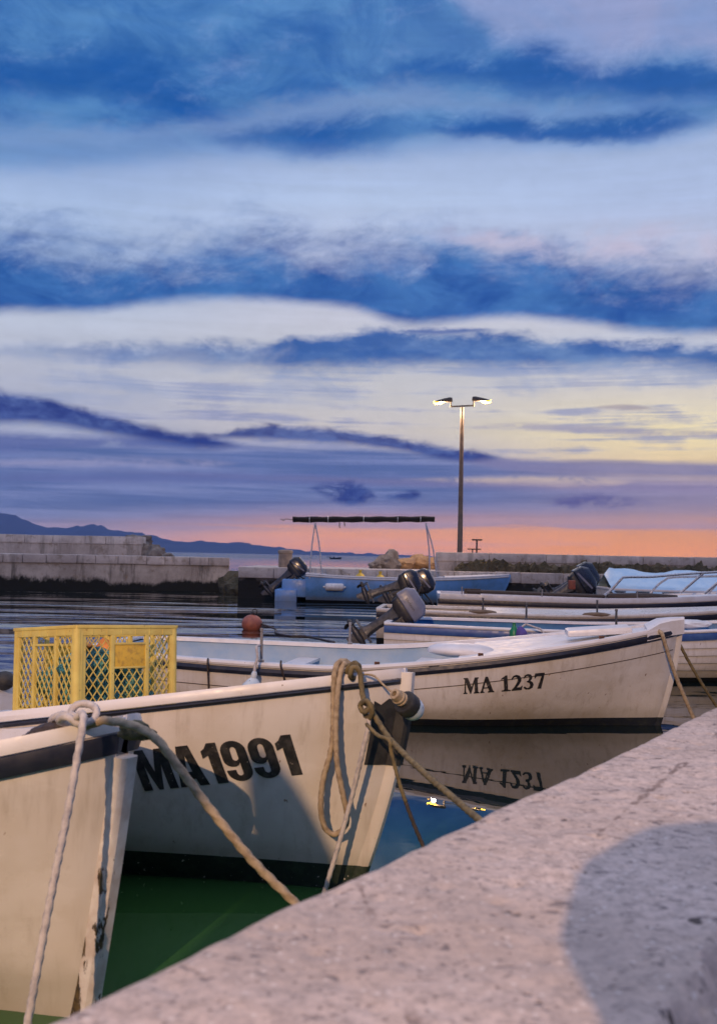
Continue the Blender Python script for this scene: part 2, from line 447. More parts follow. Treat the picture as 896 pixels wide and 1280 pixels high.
def quay_mat():
    m, t, b = newmat('pitted_quay_concrete')
    co = t.node('ShaderNodeTexCoord').outputs['Object']
    n1 = t.noise(co, 1.6, 5, 0.6)
    colr = t.mix(t.sstep(n1, 0.35, 0.68), rgba((0.64, 0.52, 0.46)), rgba((0.48, 0.38, 0.325)))
    grit = t.noise(co, 48, 5, 0.75)
    colr = t.mix(t.sstep(grit, 0.35, 0.72), colr, rgba((0.33, 0.27, 0.24)))
    n2 = t.noise(t.mapping(co, (1, 1.6, 1), (0, 0, 0.9)), 27, 4, 0.6, 0.5)
    sp = t.sstep(n2, 0.585, 0.68)
    colr = t.mix(t.m('MULTIPLY', sp, 0.75), colr, rgba((0.10, 0.085, 0.09)))
    n3 = t.noise(t.mapping(co, (1, 1.5, 1), (0, 0, 0.6), (3, 2, 0)), 15, 3, 0.5)
    pit = t.sstep(n3, 0.69, 0.735)
    colr = t.mix(t.m('MULTIPLY', pit, 0.9), colr, rgba((0.05, 0.035, 0.03)))
    rust = t.sstep(t.noise(t.mapping(co, (3, 1.1, 1), (0, 0, -0.5), (9, 4, 0)), 2.6, 5, 0.7), 0.64, 0.76)
    colr = t.mix(t.m('MULTIPLY', rust, 0.35), colr, rgba((0.33, 0.19, 0.12)))
    vo = t.node('ShaderNodeTexVoronoi', feature='F1'); t.put(vo.inputs['Vector'], co); vo.inputs['Scale'].default_value = 62
    agg = t.sstep(vo.outputs['Distance'], 0.30, 0.16)
    vc = t.sep(vo.outputs['Color'])[0]
    colr = t.mix(t.m('MULTIPLY', agg, t.sstep(vc, 0.66, 0.70, 0.0, 0.7)), colr, rgba((0.16, 0.125, 0.11)))
    colr = t.mix(t.m('MULTIPLY', agg, t.sstep(vc, 0.30, 0.26, 0.0, 0.5)), colr, rgba((0.78, 0.71, 0.66)))
    cr = t.node('ShaderNodeTexVoronoi', feature='DISTANCE_TO_EDGE'); t.put(cr.inputs['Vector'], t.mapping(co, (0.8, 0.8, 0.0), (0, 0, 0.5), (0.37, 0.1, 0)));  cr.inputs['Scale'].default_value = 1.0
    wob = t.m('ADD', cr.outputs['Distance'], t.m('MULTIPLY', t.m('SUBTRACT', t.noise(co, 14, 4), 0.5), 0.05))
    crack = t.m('MULTIPLY', t.sstep(t.m('ABSOLUTE', wob), 0.006, 0.001), t.sstep(t.noise(co, 2.0, 2), 0.45, 0.6))
    colr = t.mix(t.m('MULTIPLY', crack, 0.7), colr, rgba((0.12, 0.075, 0.06)))
    t.put(b.inputs['Base Color'], colr)
    b.inputs['Roughness'].default_value = 0.88
    h = t.m('SUBTRACT', t.m('MULTIPLY', grit, 0.55), t.m('ADD', t.m('MULTIPLY', sp, 0.35), t.m('MULTIPLY', pit, 0.9)))
    t.put(b.inputs['Normal'], t.bump(h, 0.5, 0.008))
    return m
M['quay'] = quay_mat()

def water_mat():
    m, t, b = newmat('harbour_water')
    co = t.node('ShaderNodeTexCoord').outputs['Object']
    x, y, z = t.sep(co)
    d = t.m('SQRT', t.m('ADD', t.m('MULTIPLY', x, x), t.m('MULTIPLY', y, y)))
    shoal = t.sstep(t.m('ADD', y, t.m('MULTIPLY', t.noise(co, 0.6, 3.0), 0.8)), 7.2, 4.9)
    t.put(b.inputs['Base Color'], t.mix(shoal, (0.006, 0.013, 0.013, 1), (0.030, 0.100, 0.026, 1)))
    b.inputs['IOR'].default_value = 1.48
    t.put(b.inputs['Roughness'], t.sstep(d, 45, 400, 0.0, 0.22, 'LINEAR'))
    b.inputs['Specular IOR Level'].default_value = 0.5
    fine = t.noise(t.mapping(co, (1, 1, 1)), 3.2, 2.0, 0.5)
    mid = t.noise(t.mapping(co, (0.24, 1.05, 1)), 1.0, 4.0, 0.5, 0.4)
    big = t.noise(t.mapping(co, (0.11, 0.50, 1)), 1.0, 2.0, 0.5, 0.3)
    patch = t.sstep(t.noise(t.mapping(co, (0.05, 0.16, 1)), 1.0, 3.0), 0.36, 0.64, 0.12, 1.0)
    near = t.sstep(y, 7.5, 22.0)
    afine = t.m('MULTIPLY', t.m('ADD', 0.0012, t.m('MULTIPLY', near, 0.0035)), patch)
    amid = t.m('MULTIPLY', t.m('ADD', 0.0014, t.m('MULTIPLY', near, 0.075)), patch)
    abig = t.m('MULTIPLY', t.m('MULTIPLY', near, 0.17), t.m('ADD', 0.3, t.m('MULTIPLY', patch, 0.7)))
    h = t.m('ADD', t.m('MULTIPLY', fine, afine), t.m('ADD', t.m('MULTIPLY', mid, amid), t.m('MULTIPLY', big, abig)))
    t.put(b.inputs['Normal'], t.bump(h, 1.0, 1.0))
    return m
M['water'] = water_mat()
# ------------------------------------------------------------------ sky
SUN_AZ, SUN_EL = R(33), R(1.5)
HAZE, HAZE_TOP, HAZE_FAR = 1.15e-4, 345.0, 8100.0

def px_uv(px, py):                             # azimuth and elevation of a picture direction, in 1/1250 rad
    d = ray(px, py).normalized()
    return 1250 * math.atan2(d.x, d.y), 1250 * math.asin(d.z)

def build_sky():
    w = bpy.data.worlds.new('World'); sc.world = w; w.use_nodes = True
    nt = w.node_tree; t = NT(nt)
    bg = nt.nodes['Background']
    g = t.node('ShaderNodeTexCoord').outputs['Generated']
    X, Y, Z = t.sep(g)
    U = t.m('MULTIPLY', t.m('ARCTAN2', X, Y), 1250.0)
    V = t.m('MULTIPLY', t.m('ARCSINE', Z), 1250.0)
    V = t.m('ABSOLUTE', V)
    UN = t.m('ADD', t.m('DIVIDE', U, 1400.0), 0.5)      # -700..700 -> 0..1
    nb = t.noise(t.xyz(t.m('DIVIDE', U, 260.0), t.m('DIVIDE', V, 95.0), 0.0), 1.0, 5.0, 0.55)
    nf = t.noise(t.xyz(t.m('DIVIDE', U, 75.0), t.m('DIVIDE', V, 34.0), 3.7), 1.0, 6.0, 0.62)
    # wisps pulled up to the right
    a = R(24)
    ru = t.m('ADD', t.m('MULTIPLY', U, math.cos(a)), t.m('MULTIPLY', V, math.sin(a)))
    rv = t.m('SUBTRACT', t.m('MULTIPLY', V, math.cos(a)), t.m('MULTIPLY', U, math.sin(a)))
    nw = t.noise(t.xyz(t.m('DIVIDE', ru, 170.0), t.m('DIVIDE', rv, 62.0), 8.1), 1.0, 7.0, 0.66, 0.7)
    ns = t.noise(t.xyz(t.m('DIVIDE', U, 330.0), t.m('DIVIDE', V, 13.0), 5.2), 1.0, 5.0, 0.6, 0.3)
    c0 = lambda n: t.m('SUBTRACT', n, 0.5)
    nb, nf, nw, ns = c0(nb), c0(nf), c0(nw), c0(ns)
    nh = c0(t.noise(t.xyz(t.m('DIVIDE', U, 120.0), t.m('DIVIDE', V, 70.0), 11.3), 1.0, 7.0, 0.6, 0.6))

    nr = c0(t.noise(t.xyz(t.m('DIVIDE', U, 46.0), t.m('DIVIDE', V, 26.0), 21.3), 1.0, 8.0, 0.70, 0.4))

    def ramp_px(px, stops):
        # stops: (py, (r, g, b)) top to bottom; ramp over V 0..760
        s = sorted([(max(0, px_uv(px, py)[1]) / 760.0, lin(*c)) for py, c in stops])
        return t.ramp(t.m('DIVIDE', Vb, 760.0), s)
    Vb = t.m('ADD', V, t.m('ADD', t.m('MULTIPLY', ns, 9.0), t.m('MULTIPLY', nb, 16.0)))
    L = ramp_px(60, [(-60, (112, 142, 192)), (60, (120, 150, 198)), (180, (140, 164, 210)), (250, (166, 187, 224)), (330, (165, 184, 218)), (400, (186, 194, 216)),
                     (450, (182, 187, 208)), (500, (172, 177, 202)), (560, (160, 168, 200)), (610, (150, 155, 198)), (640, (136, 140, 184)), (660, (160, 146, 180)), (680, (156, 146, 184)), (686, (150, 140, 185))])
    C = ramp_px(448, [(-60, (125, 152, 200)), (60, (135, 160, 205)), (180, (160, 180, 220)), (250, (178, 196, 230)), (330, (184, 192, 220)), (400, (194, 196, 214)),
                      (450, (190, 192, 206)), (500, (196, 194, 202)), (540, (196, 190, 196)), (570, (172, 172, 198)), (610, (150, 152, 192)), (640, (178, 150, 176)), (662, (214, 156, 154)), (682, (216, 152, 152)), (694, (200, 150, 166))])
    Rr = ramp_px(850, [(-60, (140, 158, 202)), (60, (150, 166, 208)), (180, (165, 184, 222)), (250, (174, 190, 226)), (330, (186, 190, 216)), (400, (198, 200, 216)),
                       (450, (186, 192, 212)), (490, (214, 207, 203)), (540, (234, 219, 184)), (575, (224, 202, 174)), (610, (170, 152, 176)), (640, (184, 152, 166)), (662, (216, 156, 146)), (685, (228, 156, 134)), (704, (224, 154, 136))])
    f1 = t.sstep(U, -390.0, 0.0, 0.0, 1.0); f2 = t.sstep(U, 0.0, 400.0, 0.0, 1.0)
    c = t.mix(f2, t.mix(f1, L, C), Rr)

    def band(c, top, bot, col_, op=1.0, st=10.0, sb=8.0, warp=(20, 8, 0, 0), dens=None, bwarp=0.6):
        warp = tuple(warp) + (0.0,) * (5 - len(warp))
        tp = sorted((px_uv(px, py)) for px, py in top); bp = sorted((px_uv(px, py)) for px, py in bot)
        n = lambda pts: [((u + 700) / 1400.0, v / 1000.0) for u, v in pts]
        T = t.m('MULTIPLY', t.fcurve(UN, n(tp)), 1000.0)
        B = t.m('MULTIPLY', t.fcurve(UN, n(bp)), 1000.0)
        wv = t.m('ADD', t.m('ADD', t.m('MULTIPLY', nb, warp[0]), t.m('MULTIPLY', nf, warp[1])), t.m('ADD', t.m('MULTIPLY', nw, warp[2]), t.m('ADD', t.m('MULTIPLY', ns, warp[3]), t.m('MULTIPLY', nr, warp[4]))))
        vt = t.m('ADD', V, wv)
        vb = t.m('ADD', V, t.m('MULTIPLY', wv, bwarp))
        mk = t.m('MULTIPLY', t.sstep(t.m('SUBTRACT', T, vt), -st, st), t.sstep(t.m('SUBTRACT', vb, B), -sb, sb))
        if dens is not None:
            mk = t.m('MULTIPLY', mk, dens)
        mk = t.m('MULTIPLY', mk, op)
        return t.mix(mk, c, col_ if isinstance(col_, bpy.types.NodeSocket) else (lin(*col_) if len(col_) == 3 else col_))

    D = lambda n, lo, hi, a=0.0, b=1.0: t.sstep(n, lo, hi, a, b)
    X0, X1 = -40, 940
    # fine lavender stripes in the cream zone
    c = band(c, [(X0, 470), (448, 470), (X1, 480)], [(X0, 600), (448, 600), (X1, 600)], (138, 146, 188), 0.8, 30, 20, (0, 0, 0, 0), D(t.m('ADD', ns, t.m('MULTIPLY', nf, 0.5)), 0.0, 0.2))
    # pale thin veil stripes under the second dark band
    c = band(c, [(X0, 440), (448, 440), (X1, 440)], [(X0, 500), (448, 500), (X1, 500)], (138, 154, 196), 0.6, 20, 20, (0, 0, 0, 0), D(t.m('ADD', nh, ns), -0.08, 0.2))
    # veil above the horizon
    veil = t.mix(D(ns, -0.15, 0.18), lin(82, 106, 168), lin(116, 130, 184))
    veil = t.mix(D(U, 50, 450, 0.0, 0.75), veil, lin(150, 140, 176))
    c = band(c, [(X0, 548), (150, 556), (300, 556), (448, 558), (600, 572), (720, 592), (X1, 600)], [(X0, 650), (250, 646), (448, 642), (700, 646), (X1, 646)], veil, 0.95, 13, 24, (14, 12, 0, 34, 10), None, 0.3)
    crm = lin(214, 192, 182)
    c = band(c, [(560, 598), (640, 596), (760, 600), (800, 604)], [(560, 602), (640, 606), (760, 607), (800, 600)], crm, 0.7, 4, 4, (5, 6, 0, 10, 8), D(nr, -0.15, 0.05))
    c = band(c, [(700, 582), (800, 580), (X1, 578)], [(700, 584), (800, 590), (X1, 592)], lin(224, 202, 178), 0.75, 4, 4, (5, 6, 0, 10, 8), D(nr, -0.2, 0.05))
    c = band(c, [(600, 533), (700, 530), (820, 536), (X1, 540)], [(600, 536), (700, 540), (820, 545), (X1, 546)], (150, 148, 180), 0.7, 3, 4, (5, 6, 0, 10, 6), D(nr, -0.2, 0.06))
    c = band(c, [(X0, 575), (120, 572), (260, 576), (300, 580)], [(X0, 580), (120, 582), (260, 583), (300, 578)], (150, 150, 190), 0.55, 4, 4, (5, 6, 0, 10, 8), D(nr, -0.2, 0.06))
    c = band(c, [(560, 566), (640, 574), (760, 577), (X1, 580)], [(560, 572), (640, 588), (760, 594), (X1, 596)], (118, 120, 170), 0.85, 4, 5, (6, 4, 0, 6))
    c = band(c, [(600, 602), (760, 604), (X1, 606)], [(600, 610), (760, 614), (X1, 614)], (132, 126, 172), 0.6, 5, 5, (6, 4, 0, 6))
    # stripes low over the horizon
    c = band(c, [(X0, 652), (300, 650), (448, 650), (X1, 655)], [(X0, 668), (300, 662), (448, 662), (X1, 662)], (150, 140, 180), 0.75, 6, 6, (8, 6, 0, 16), D(ns, -0.12, 0.06))
    c = band(c, [(X0, 668), (300, 672), (448, 674), (X1, 676)], [(X0, 690), (300, 688), (448, 686), (X1, 684)], (196, 150, 168), 0.5, 5, 5, (6, 4, 0, 10), D(ns, -0.05, 0.12))
    c = band(c, [(X0, 538), (100, 545), (200, 548), (280, 553), (320, 558)], [(X0, 566), (100, 562), (200, 560), (280, 560), (320, 560)], (88, 104, 166), 0.85, 6, 6, (8, 10, 6, 10, 14), D(nr, -0.2, 0.02))
    c = band(c, [(X0, 592), (200, 590), (448, 594), (640, 600)], [(X0, 604), (200, 602), (448, 606), (640, 604)], (84, 98, 162), 0.6, 5, 5, (6, 6, 0, 12, 6), D(ns, -0.12, 0.08))
    # broad dark cloud left of centre, small dark cloud bars
    dk = t.mix(D(t.m('ADD', nf, nr), -0.2, 0.2), lin(34, 58, 136), lin(76, 100, 166))
    c = band(c, [(X0, 488), (30, 494), (80, 506), (150, 524), (210, 541), (270, 549), (300, 560)], [(X0, 530), (60, 530), (130, 542), (200, 554), (260, 561), (300, 556)], dk, 0.95, 7, 7, (10, 12, 8, 6, 16))
    c = band(c, [(235, 552), (280, 542), (330, 533), (370, 534), (420, 537), (480, 544), (540, 556), (600, 566), (640, 574)], [(235, 546), (280, 548), (330, 549), (420, 553), (500, 562), (560, 575), (600, 576), (640, 568)], dk, 0.92, 5, 5, (8, 12, 6, 6, 18))
    c = band(c, [(376, 620), (395, 609), (420, 606), (448, 606), (464, 616), (475, 628)], [(376, 612), (395, 616), (420, 628), (448, 630), (464, 626), (475, 620)], dk, 0.9, 5, 5, (4, 14, 8, 5, 40), D(nr, -0.16, 0.05))
    c = band(c, [(470, 624), (495, 618), (515, 616), (530, 622)], [(470, 620), (495, 624), (515, 625), (530, 618)], dk, 0.8, 4, 4, (3, 8, 4, 4, 18))
    c = band(c, [(670, 628), (700, 621), (740, 618), (790, 626), (830, 634)], [(670, 622), (700, 630), (740, 632), (790, 634), (830, 628)], (92, 96, 158), 0.95, 5, 5, (4, 14, 8, 5, 34), D(nr, -0.14, 0.06))
    c = band(c, [(730, 512), (760, 507), (800, 507), (820, 512)], [(730, 508), (760, 511), (800, 512), (820, 508)], (160, 150, 165), 0.7, 2, 2, (2, 4, 2, 2))
    # third dark streak
    b3 = t.mix(D(nf, -0.15, 0.22), lin(44, 92, 166), lin(98, 132, 188))
    c = band(c, [(X0, 436), (100, 434), (200, 430), (330, 430), (430, 422), (470, 414), (520, 416), (600, 420), (700, 426), (800, 430), (X1, 436)],
             [(X0, 440), (100, 448), (250, 458), (400, 462), (500, 456), (600, 458), (700, 458), (800, 452), (X1, 472)], b3, 0.95, 9, 13, (14, 26, 16, 12, 30), D(t.m('ADD', nh, t.m('MULTIPLY', U, 0.0006)), -0.28, 0.04, 0.6, 1.0), 0.8)
    c = band(c, [(500, 414), (540, 411), (600, 412)], [(500, 414), (540, 418), (600, 414)], (66, 98, 168), 0.8, 3, 3, (3, 6, 4, 4, 12))
    # second dark band, wispy on top, sharp below
    b2 = t.mix(D(nh, -0.18, 0.22), lin(20, 78, 158), lin(66, 120, 188))
    c = band(c, [(X0, 280), (40, 290), (110, 312), (200, 322), (290, 306), (350, 300), (420, 318), (520, 312), (600, 308), (680, 318), (760, 330), (830, 332), (X1, 348)],
             [(X0, 388), (120, 386), (200, 378), (300, 374), (400, 380), (448, 388), (500, 402), (640, 396), (740, 404), (800, 414), (X1, 412)], b2, 0.97, 44, 10, (40, 84, 66, 8, 38), None, 0.15)
    # soft pinkish puffs on the second band
    c = band(c, [(560, 296), (640, 282), (720, 274), (800, 276), (X1, 300)], [(560, 300), (640, 318), (720, 330), (780, 322), (X1, 345)], (192, 186, 212), 0.8, 14, 14, (24, 30, 60, 6, 40), D(nh, -0.1, 0.12))
    # the first dark mass with its lighter veils
    b1 = t.mix(D(nh, -0.22, 0.2), lin(30, 92, 168), lin(84, 136, 194))
    b1 = t.mix(D(t.m('ADD', U, t.m('MULTIPLY', nb, 500)), -200, 360, 0.0, 0.35), b1, lin(112, 152, 202))
    c = band(c, [(X0, -900), (448, -900), (X1, -900)], [(X0, 205), (100, 196), (200, 186), (300, 184), (380, 192), (470, 190), (540, 180), (620, 174), (700, 178), (800, 174), (850, 164), (X1, 150)],
             b1, 0.95, 20, 20, (24, 22, 20, 4, 24))
    c = band(c, [(X0, 148), (100, 156), (200, 176), (330, 190), (448, 192)], [(X0, 210), (100, 210), (200, 200), (330, 194), (448, 192)], (112, 148, 200), 0.7, 18, 18, (24, 20, 40, 4, 30))
    # darker cores
    core = lin(24, 84, 163)
    c = band(c, [(X0, 70), (60, 60), (140, 60), (230, 100), (300, 140), (380, 146), (448, 148), (500, 160)], [(X0, 120), (60, 118), (140, 118), (230, 150), (300, 176), (380, 186), (448, 180), (500, 170)], core, 0.75, 24, 18, (40, 30, 30, 4, 40))
    c = band(c, [(530, 164), (570, 150), (640, 140), (700, 150), (760, 146), (820, 140), (880, 150)], [(530, 164), (570, 168), (640, 172), (700, 176), (760, 174), (820, 166), (880, 152)], core, 0.85, 14, 8, (14, 24, 30, 4, 34))
    c = band(c, [(500, 90), (560, 70), (620, 78), (680, 62), (740, 76), (800, 84), (X1, 84)], [(500, 100), (560, 96), (620, 108), (680, 116), (740, 112), (800, 124), (X1, 124)], core, 0.8, 14, 16, (14, 30, 40, 4, 44))
    # light lavender opening, upper right
    c = band(c, [(360, -900), (448, -900), (X1, -900)], [(440, -160), (500, -80), (560, -16), (600, 24), (650, 56), (690, 58), (735, 78), (790, 74), (840, 66), (X1, 92)],
             t.mix(D(nh, -0.2, 0.2), lin(138, 158, 206), lin(156, 162, 204)), 0.85, 20, 20, (24, 34, 40, 4, 44))
    c = band(c, [(420, 118), (500, 108), (600, 122), (700, 130), (780, 132)], [(420, 150), (500, 140), (600, 138), (700, 146), (780, 138)], (124, 152, 200), 0.75, 14, 14, (14, 24, 40, 4, 34))

    # thin torn veils and fine grain over the whole cloud field
    wsp = t.m('MULTIPLY', D(t.m('ADD', nw, t.m('MULTIPLY', nr, 0.7)), 0.02, 0.40), t.sstep(V, 200, 330, 0.0, 0.24))
    c = t.mix(wsp, c, lin(168, 186, 222))
    grn = t.m('ADD', 1.0, t.m('ADD', t.m('MULTIPLY', nr, 0.20), t.m('MULTIPLY', ns, 0.22)))
    gv = t.node('ShaderNodeVectorMath', operation='SCALE'); t.put(gv.inputs[0], c); t.put(gv.inputs[3], grn)
    c = gv.outputs[0]
    # overhead brightens, the sky behind the camera is deep dusk blue
    up = t.sstep(Z, 0.52, 0.9)
    c = t.mix(up, c, lin(206, 206, 226))
    back = t.sstep(Y, 0.35, -0.5)
    low = t.ramp(Z, [(0.0, lin(82, 100, 156)), (0.25, lin(84, 110, 174)), (0.6, lin(120, 144, 204)), (1.0, lin(206, 206, 226))])
    c = t.mix(back, c, low)
    gain = t.sstep(Z, 0.5, 0.85, 1.0, 1.45)
    # the sky itself is a little deeper than it looks through the sea air in front of it
    path = t.m('MINIMUM', t.m('DIVIDE', HAZE_TOP, t.m('MAXIMUM', Z, 0.002)), HAZE_FAR)
    T = t.m('POWER', 2.71828, t.m('MULTIPLY', path, -HAZE))
    k = t.m('SUBTRACT', 1.0, T)
    r_, g_, b_ = t.node('ShaderNodeSeparateColor').outputs[:3]
    t.put(r_.node.inputs[0], c)
    f = lambda ch, j: t.m('MAXIMUM', t.m('DIVIDE', t.m('SUBTRACT', ch, t.m('MULTIPLY', k, j)), T), 0.01)
    c = t.xyz(f(r_, 0.06), f(g_, 0.115), f(b_, 0.42))
    n = t.node('ShaderNodeVectorMath', operation='SCALE'); t.put(n.inputs[0], c); t.put(n.inputs[3], gain)
    sky = t.node('ShaderNodeTexSky', sky_type='NISHITA')
    sky.sun_disc = False; sky.sun_elevation = SUN_EL; sky.sun_rotation = SUN_AZ
    bg2 = t.node('ShaderNodeBackground'); t.put(bg2.inputs[0], sky.outputs[0]); bg2.inputs[1].default_value = 0.05
    t.put(bg.inputs[0], n.outputs[0]); bg.inputs[1].default_value = 1.03
    add = t.node('ShaderNodeMixShader'); add.inputs[0].default_value = 0.03
    nt.links.new(bg.outputs[0], add.inputs[1]); nt.links.new(bg2.outputs[0], add.inputs[2])
    nt.links.new(add.outputs[0], nt.nodes['World Output'].inputs['Surface'])
    w.cycles.sampling_method = 'MANUAL'; w.cycles.sample_map_resolution = 512
build_sky()

sun = bpy.data.lights.new('sun', 'SUN'); sun.energy = 0.22; sun.angle = R(6); sun.color = (1.0, 0.55, 0.32)
so = bpy.data.objects.new('sun', sun); col.objects.link(so)
sd = Vector((math.sin(SUN_AZ) * math.cos(SUN_EL), math.cos(SUN_AZ) * math.cos(SUN_EL), math.sin(SUN_EL)))
so.rotation_euler = sd.to_track_quat('Z', 'Y').to_euler(); so.location = sd * 100

# ------------------------------------------------------------------ setting: water, hills, quay
def build_water():
    mb = MB()
    xs = [-14000, -3000, -600, -120, -40, 40, 120, 600, 3000, 14000]
    ys = [-300, -60, -10, 60, 200, 800, 3000, 14000]
    mb.grid([[(x, y, 0) for x in xs] for y in ys], False)
    tag(mb.build('water', M['water']), kind='structure')
build_water()

def build_hills(name, prof, D, c, c2, depth):
    """A mountain range with a crest, spurs and foot slopes, standing D metres out to sea."""
    m = mat(name + '_scrub', c, 0.95, c2, 0.004, 0.35, 0.65)
    pts = []
    for (a, b), (a2, b2) in zip(prof[:-1], prof[1:]):
        n = max(1, int(abs(a2 - a) / 4))
        for k in range(n):
            pts.append((lerp(a, a2, k / n), lerp(b, b2, k / n)))
    rows = []
    N = 9
    crest = []
    for px, py in pts:
        p = P(px, py, D)
        hz = max(1.0, p.z + noise.noise(Vector((px * 0.09, D, 1))) * 11 + noise.noise(Vector((px * 0.24, D, 4))) * 7)
        crest.append((p.x, hz))
    for j in range(-N, N + 1):
        q = j / N; row = []
        for x, h in crest:
            k = (1 - abs(q)) ** 1.25
            spur = 1 + 0.35 * noise.noise(Vector((x * 0.004, q * 2.2, 7))) * (1 - k)
            row.append((x, D + q * depth, h * k * spur - (3 if abs(q) == 1 else 0)))
        rows.append(row)
    mb = MB(); mb.grid(rows, True)
    o = mb.build(name, m, auto=0); tag(o, kind='structure')
build_hills('hills', [(-420, 640), (-260, 622), (-160, 634), (-80, 628), (0, 641), (20, 644), (50, 658), (80, 660), (118, 655), (143, 663), (178, 666), (200, 672), (228, 678), (250, 676), (285, 679), (298, 677), (320, 681), (345, 684), (380, 688), (420, 691), (470, 694), (530, 696.5), (560, 699)],
            6000, (0.045, 0.055, 0.05), (0.07, 0.075, 0.065), 1000)
build_hills('distant_hills', [(-300, 660), (-100, 655), (60, 668), (200, 680), (330, 687), (420, 690.5), (500, 693.5), (600, 697), (640, 701), (820, 704), (840, 699.5), (870, 698.5), (930, 697), (1200, 700)],
            7300, (0.05, 0.06, 0.055), (0.07, 0.075, 0.065), 500)

QZ = 1.05
Q0 = G(60, 1280, QZ) ; Q1 = G(896, 885, QZ)
QE = (Q1 - Q0).normalized()                     # along the edge
QN = Vector((QE.y, -QE.x, 0))                   # inland
Q0 = Q0 - QN * 0.022

def build_quay():
    brk_a, brk_b = G(912, 1150, QZ), G(828, 1296, QZ)
    bd = (brk_b - brk_a).normalized(); bn = Vector((bd.y, -bd.x, 0))
    if bn.dot(QN) < 0: bn = -bn
    def pos(t, n, z):
        p = Q0 + QE * t + QN * n
        w = 0.012 * noise.noise(Vector((t * 3.1, 0.3, 0))) + 0.03 * max(0.0, noise.noise(Vector((t * 6.3, 4.4, z * 9))) - 0.42) + 0.007 * noise.noise(Vector((t * 11, 1.3, 0)))
        if n < 0.05: p = p + QN * w
        dz = 0.0
        if n > 0.004 and -1.5 < t < 5 and n < 2.4:
            dz = 0.004 * noise.fractal(Vector((p.x * 9, p.y * 9, 0)), 0.8, 2, 3)
            pit = noise.noise(Vector((p.x * 23, p.y * 23, 5)))
            if pit > 0.42: dz -= (pit - 0.42) * 0.035
            sd = (p - brk_a).dot(bn) + 0.035 * noise.fractal(Vector((p.x * 14, p.y * 14, 2)), 0.8, 2, 3)
            dz -= 0.055 * smooth(sd / 0.03)
            dz *= smooth((2.4 - n) / 0.4) * smooth((t + 1.5) / 0.3) * smooth((5 - t) / 0.5) * smooth(n / 0.03)
        return (p.x, p.y, QZ + z + dz)
    prof = [(-0.004, -3.0), (-0.002, -0.6), (0.0, -0.035), (0.003, -0.018), (0.010, -0.007), (0.022, -0.001), (0.035, 0.0)]
    n = 0.05
    ns = []
    while n < 2.4:
        ns.append(n); n += 0.0145
    ns += [2.45, 4, 10, 30, 80]
    prof += [(q, 0.0) for q in ns]
    ts = [-80, -40, -20, -10, -5, -3, -2, -1.6]
    v = -1.5
    while v < 5:
        ts.append(v); v += 0.0145 if v < 2.6 else 0.03
    ts += [5.2, 6, 8, 12, 20, 40, 60]
    mb = MB()
    mb.grid([[pos(t, a, b) for a, b in prof] for t in ts], True)
    o = mb.build('quay', M['quay'], auto=60); tag(o, kind='structure')
build_quay()

# ------------------------------------------------------------------ jetties
def block_row(mb, a, b, z0, z1, thick, n, gap=0.012, jit=0.02, nrm=None, seed=1):
    a, b = Vector(a), Vector(b); d = (b - a); L = d.length; d.normalize()
    nv = nrm or Vector((d.y, -d.x, 0))
    rnd = random.Random(seed)
    cuts = [0] + sorted((k + rnd.uniform(-.18, .18)) * L / n for k in range(1, n)) + [L]
    for s, e in zip(cuts[:-1], cuts[1:]):
        c = a + d * ((s + e) / 2) - nv * (thick / 2) + nv * rnd.uniform(-jit, jit)
        Mx = Matrix((d, Vector((-d.y, d.x, 0)), Vector((0, 0, 1)))).transposed().to_4x4()
        mb.box((c.x, c.y, (z0 + z1) / 2 + rnd.uniform(-.01, .01)), (e - s - gap, thick, z1 - z0), Mx, 0.03)

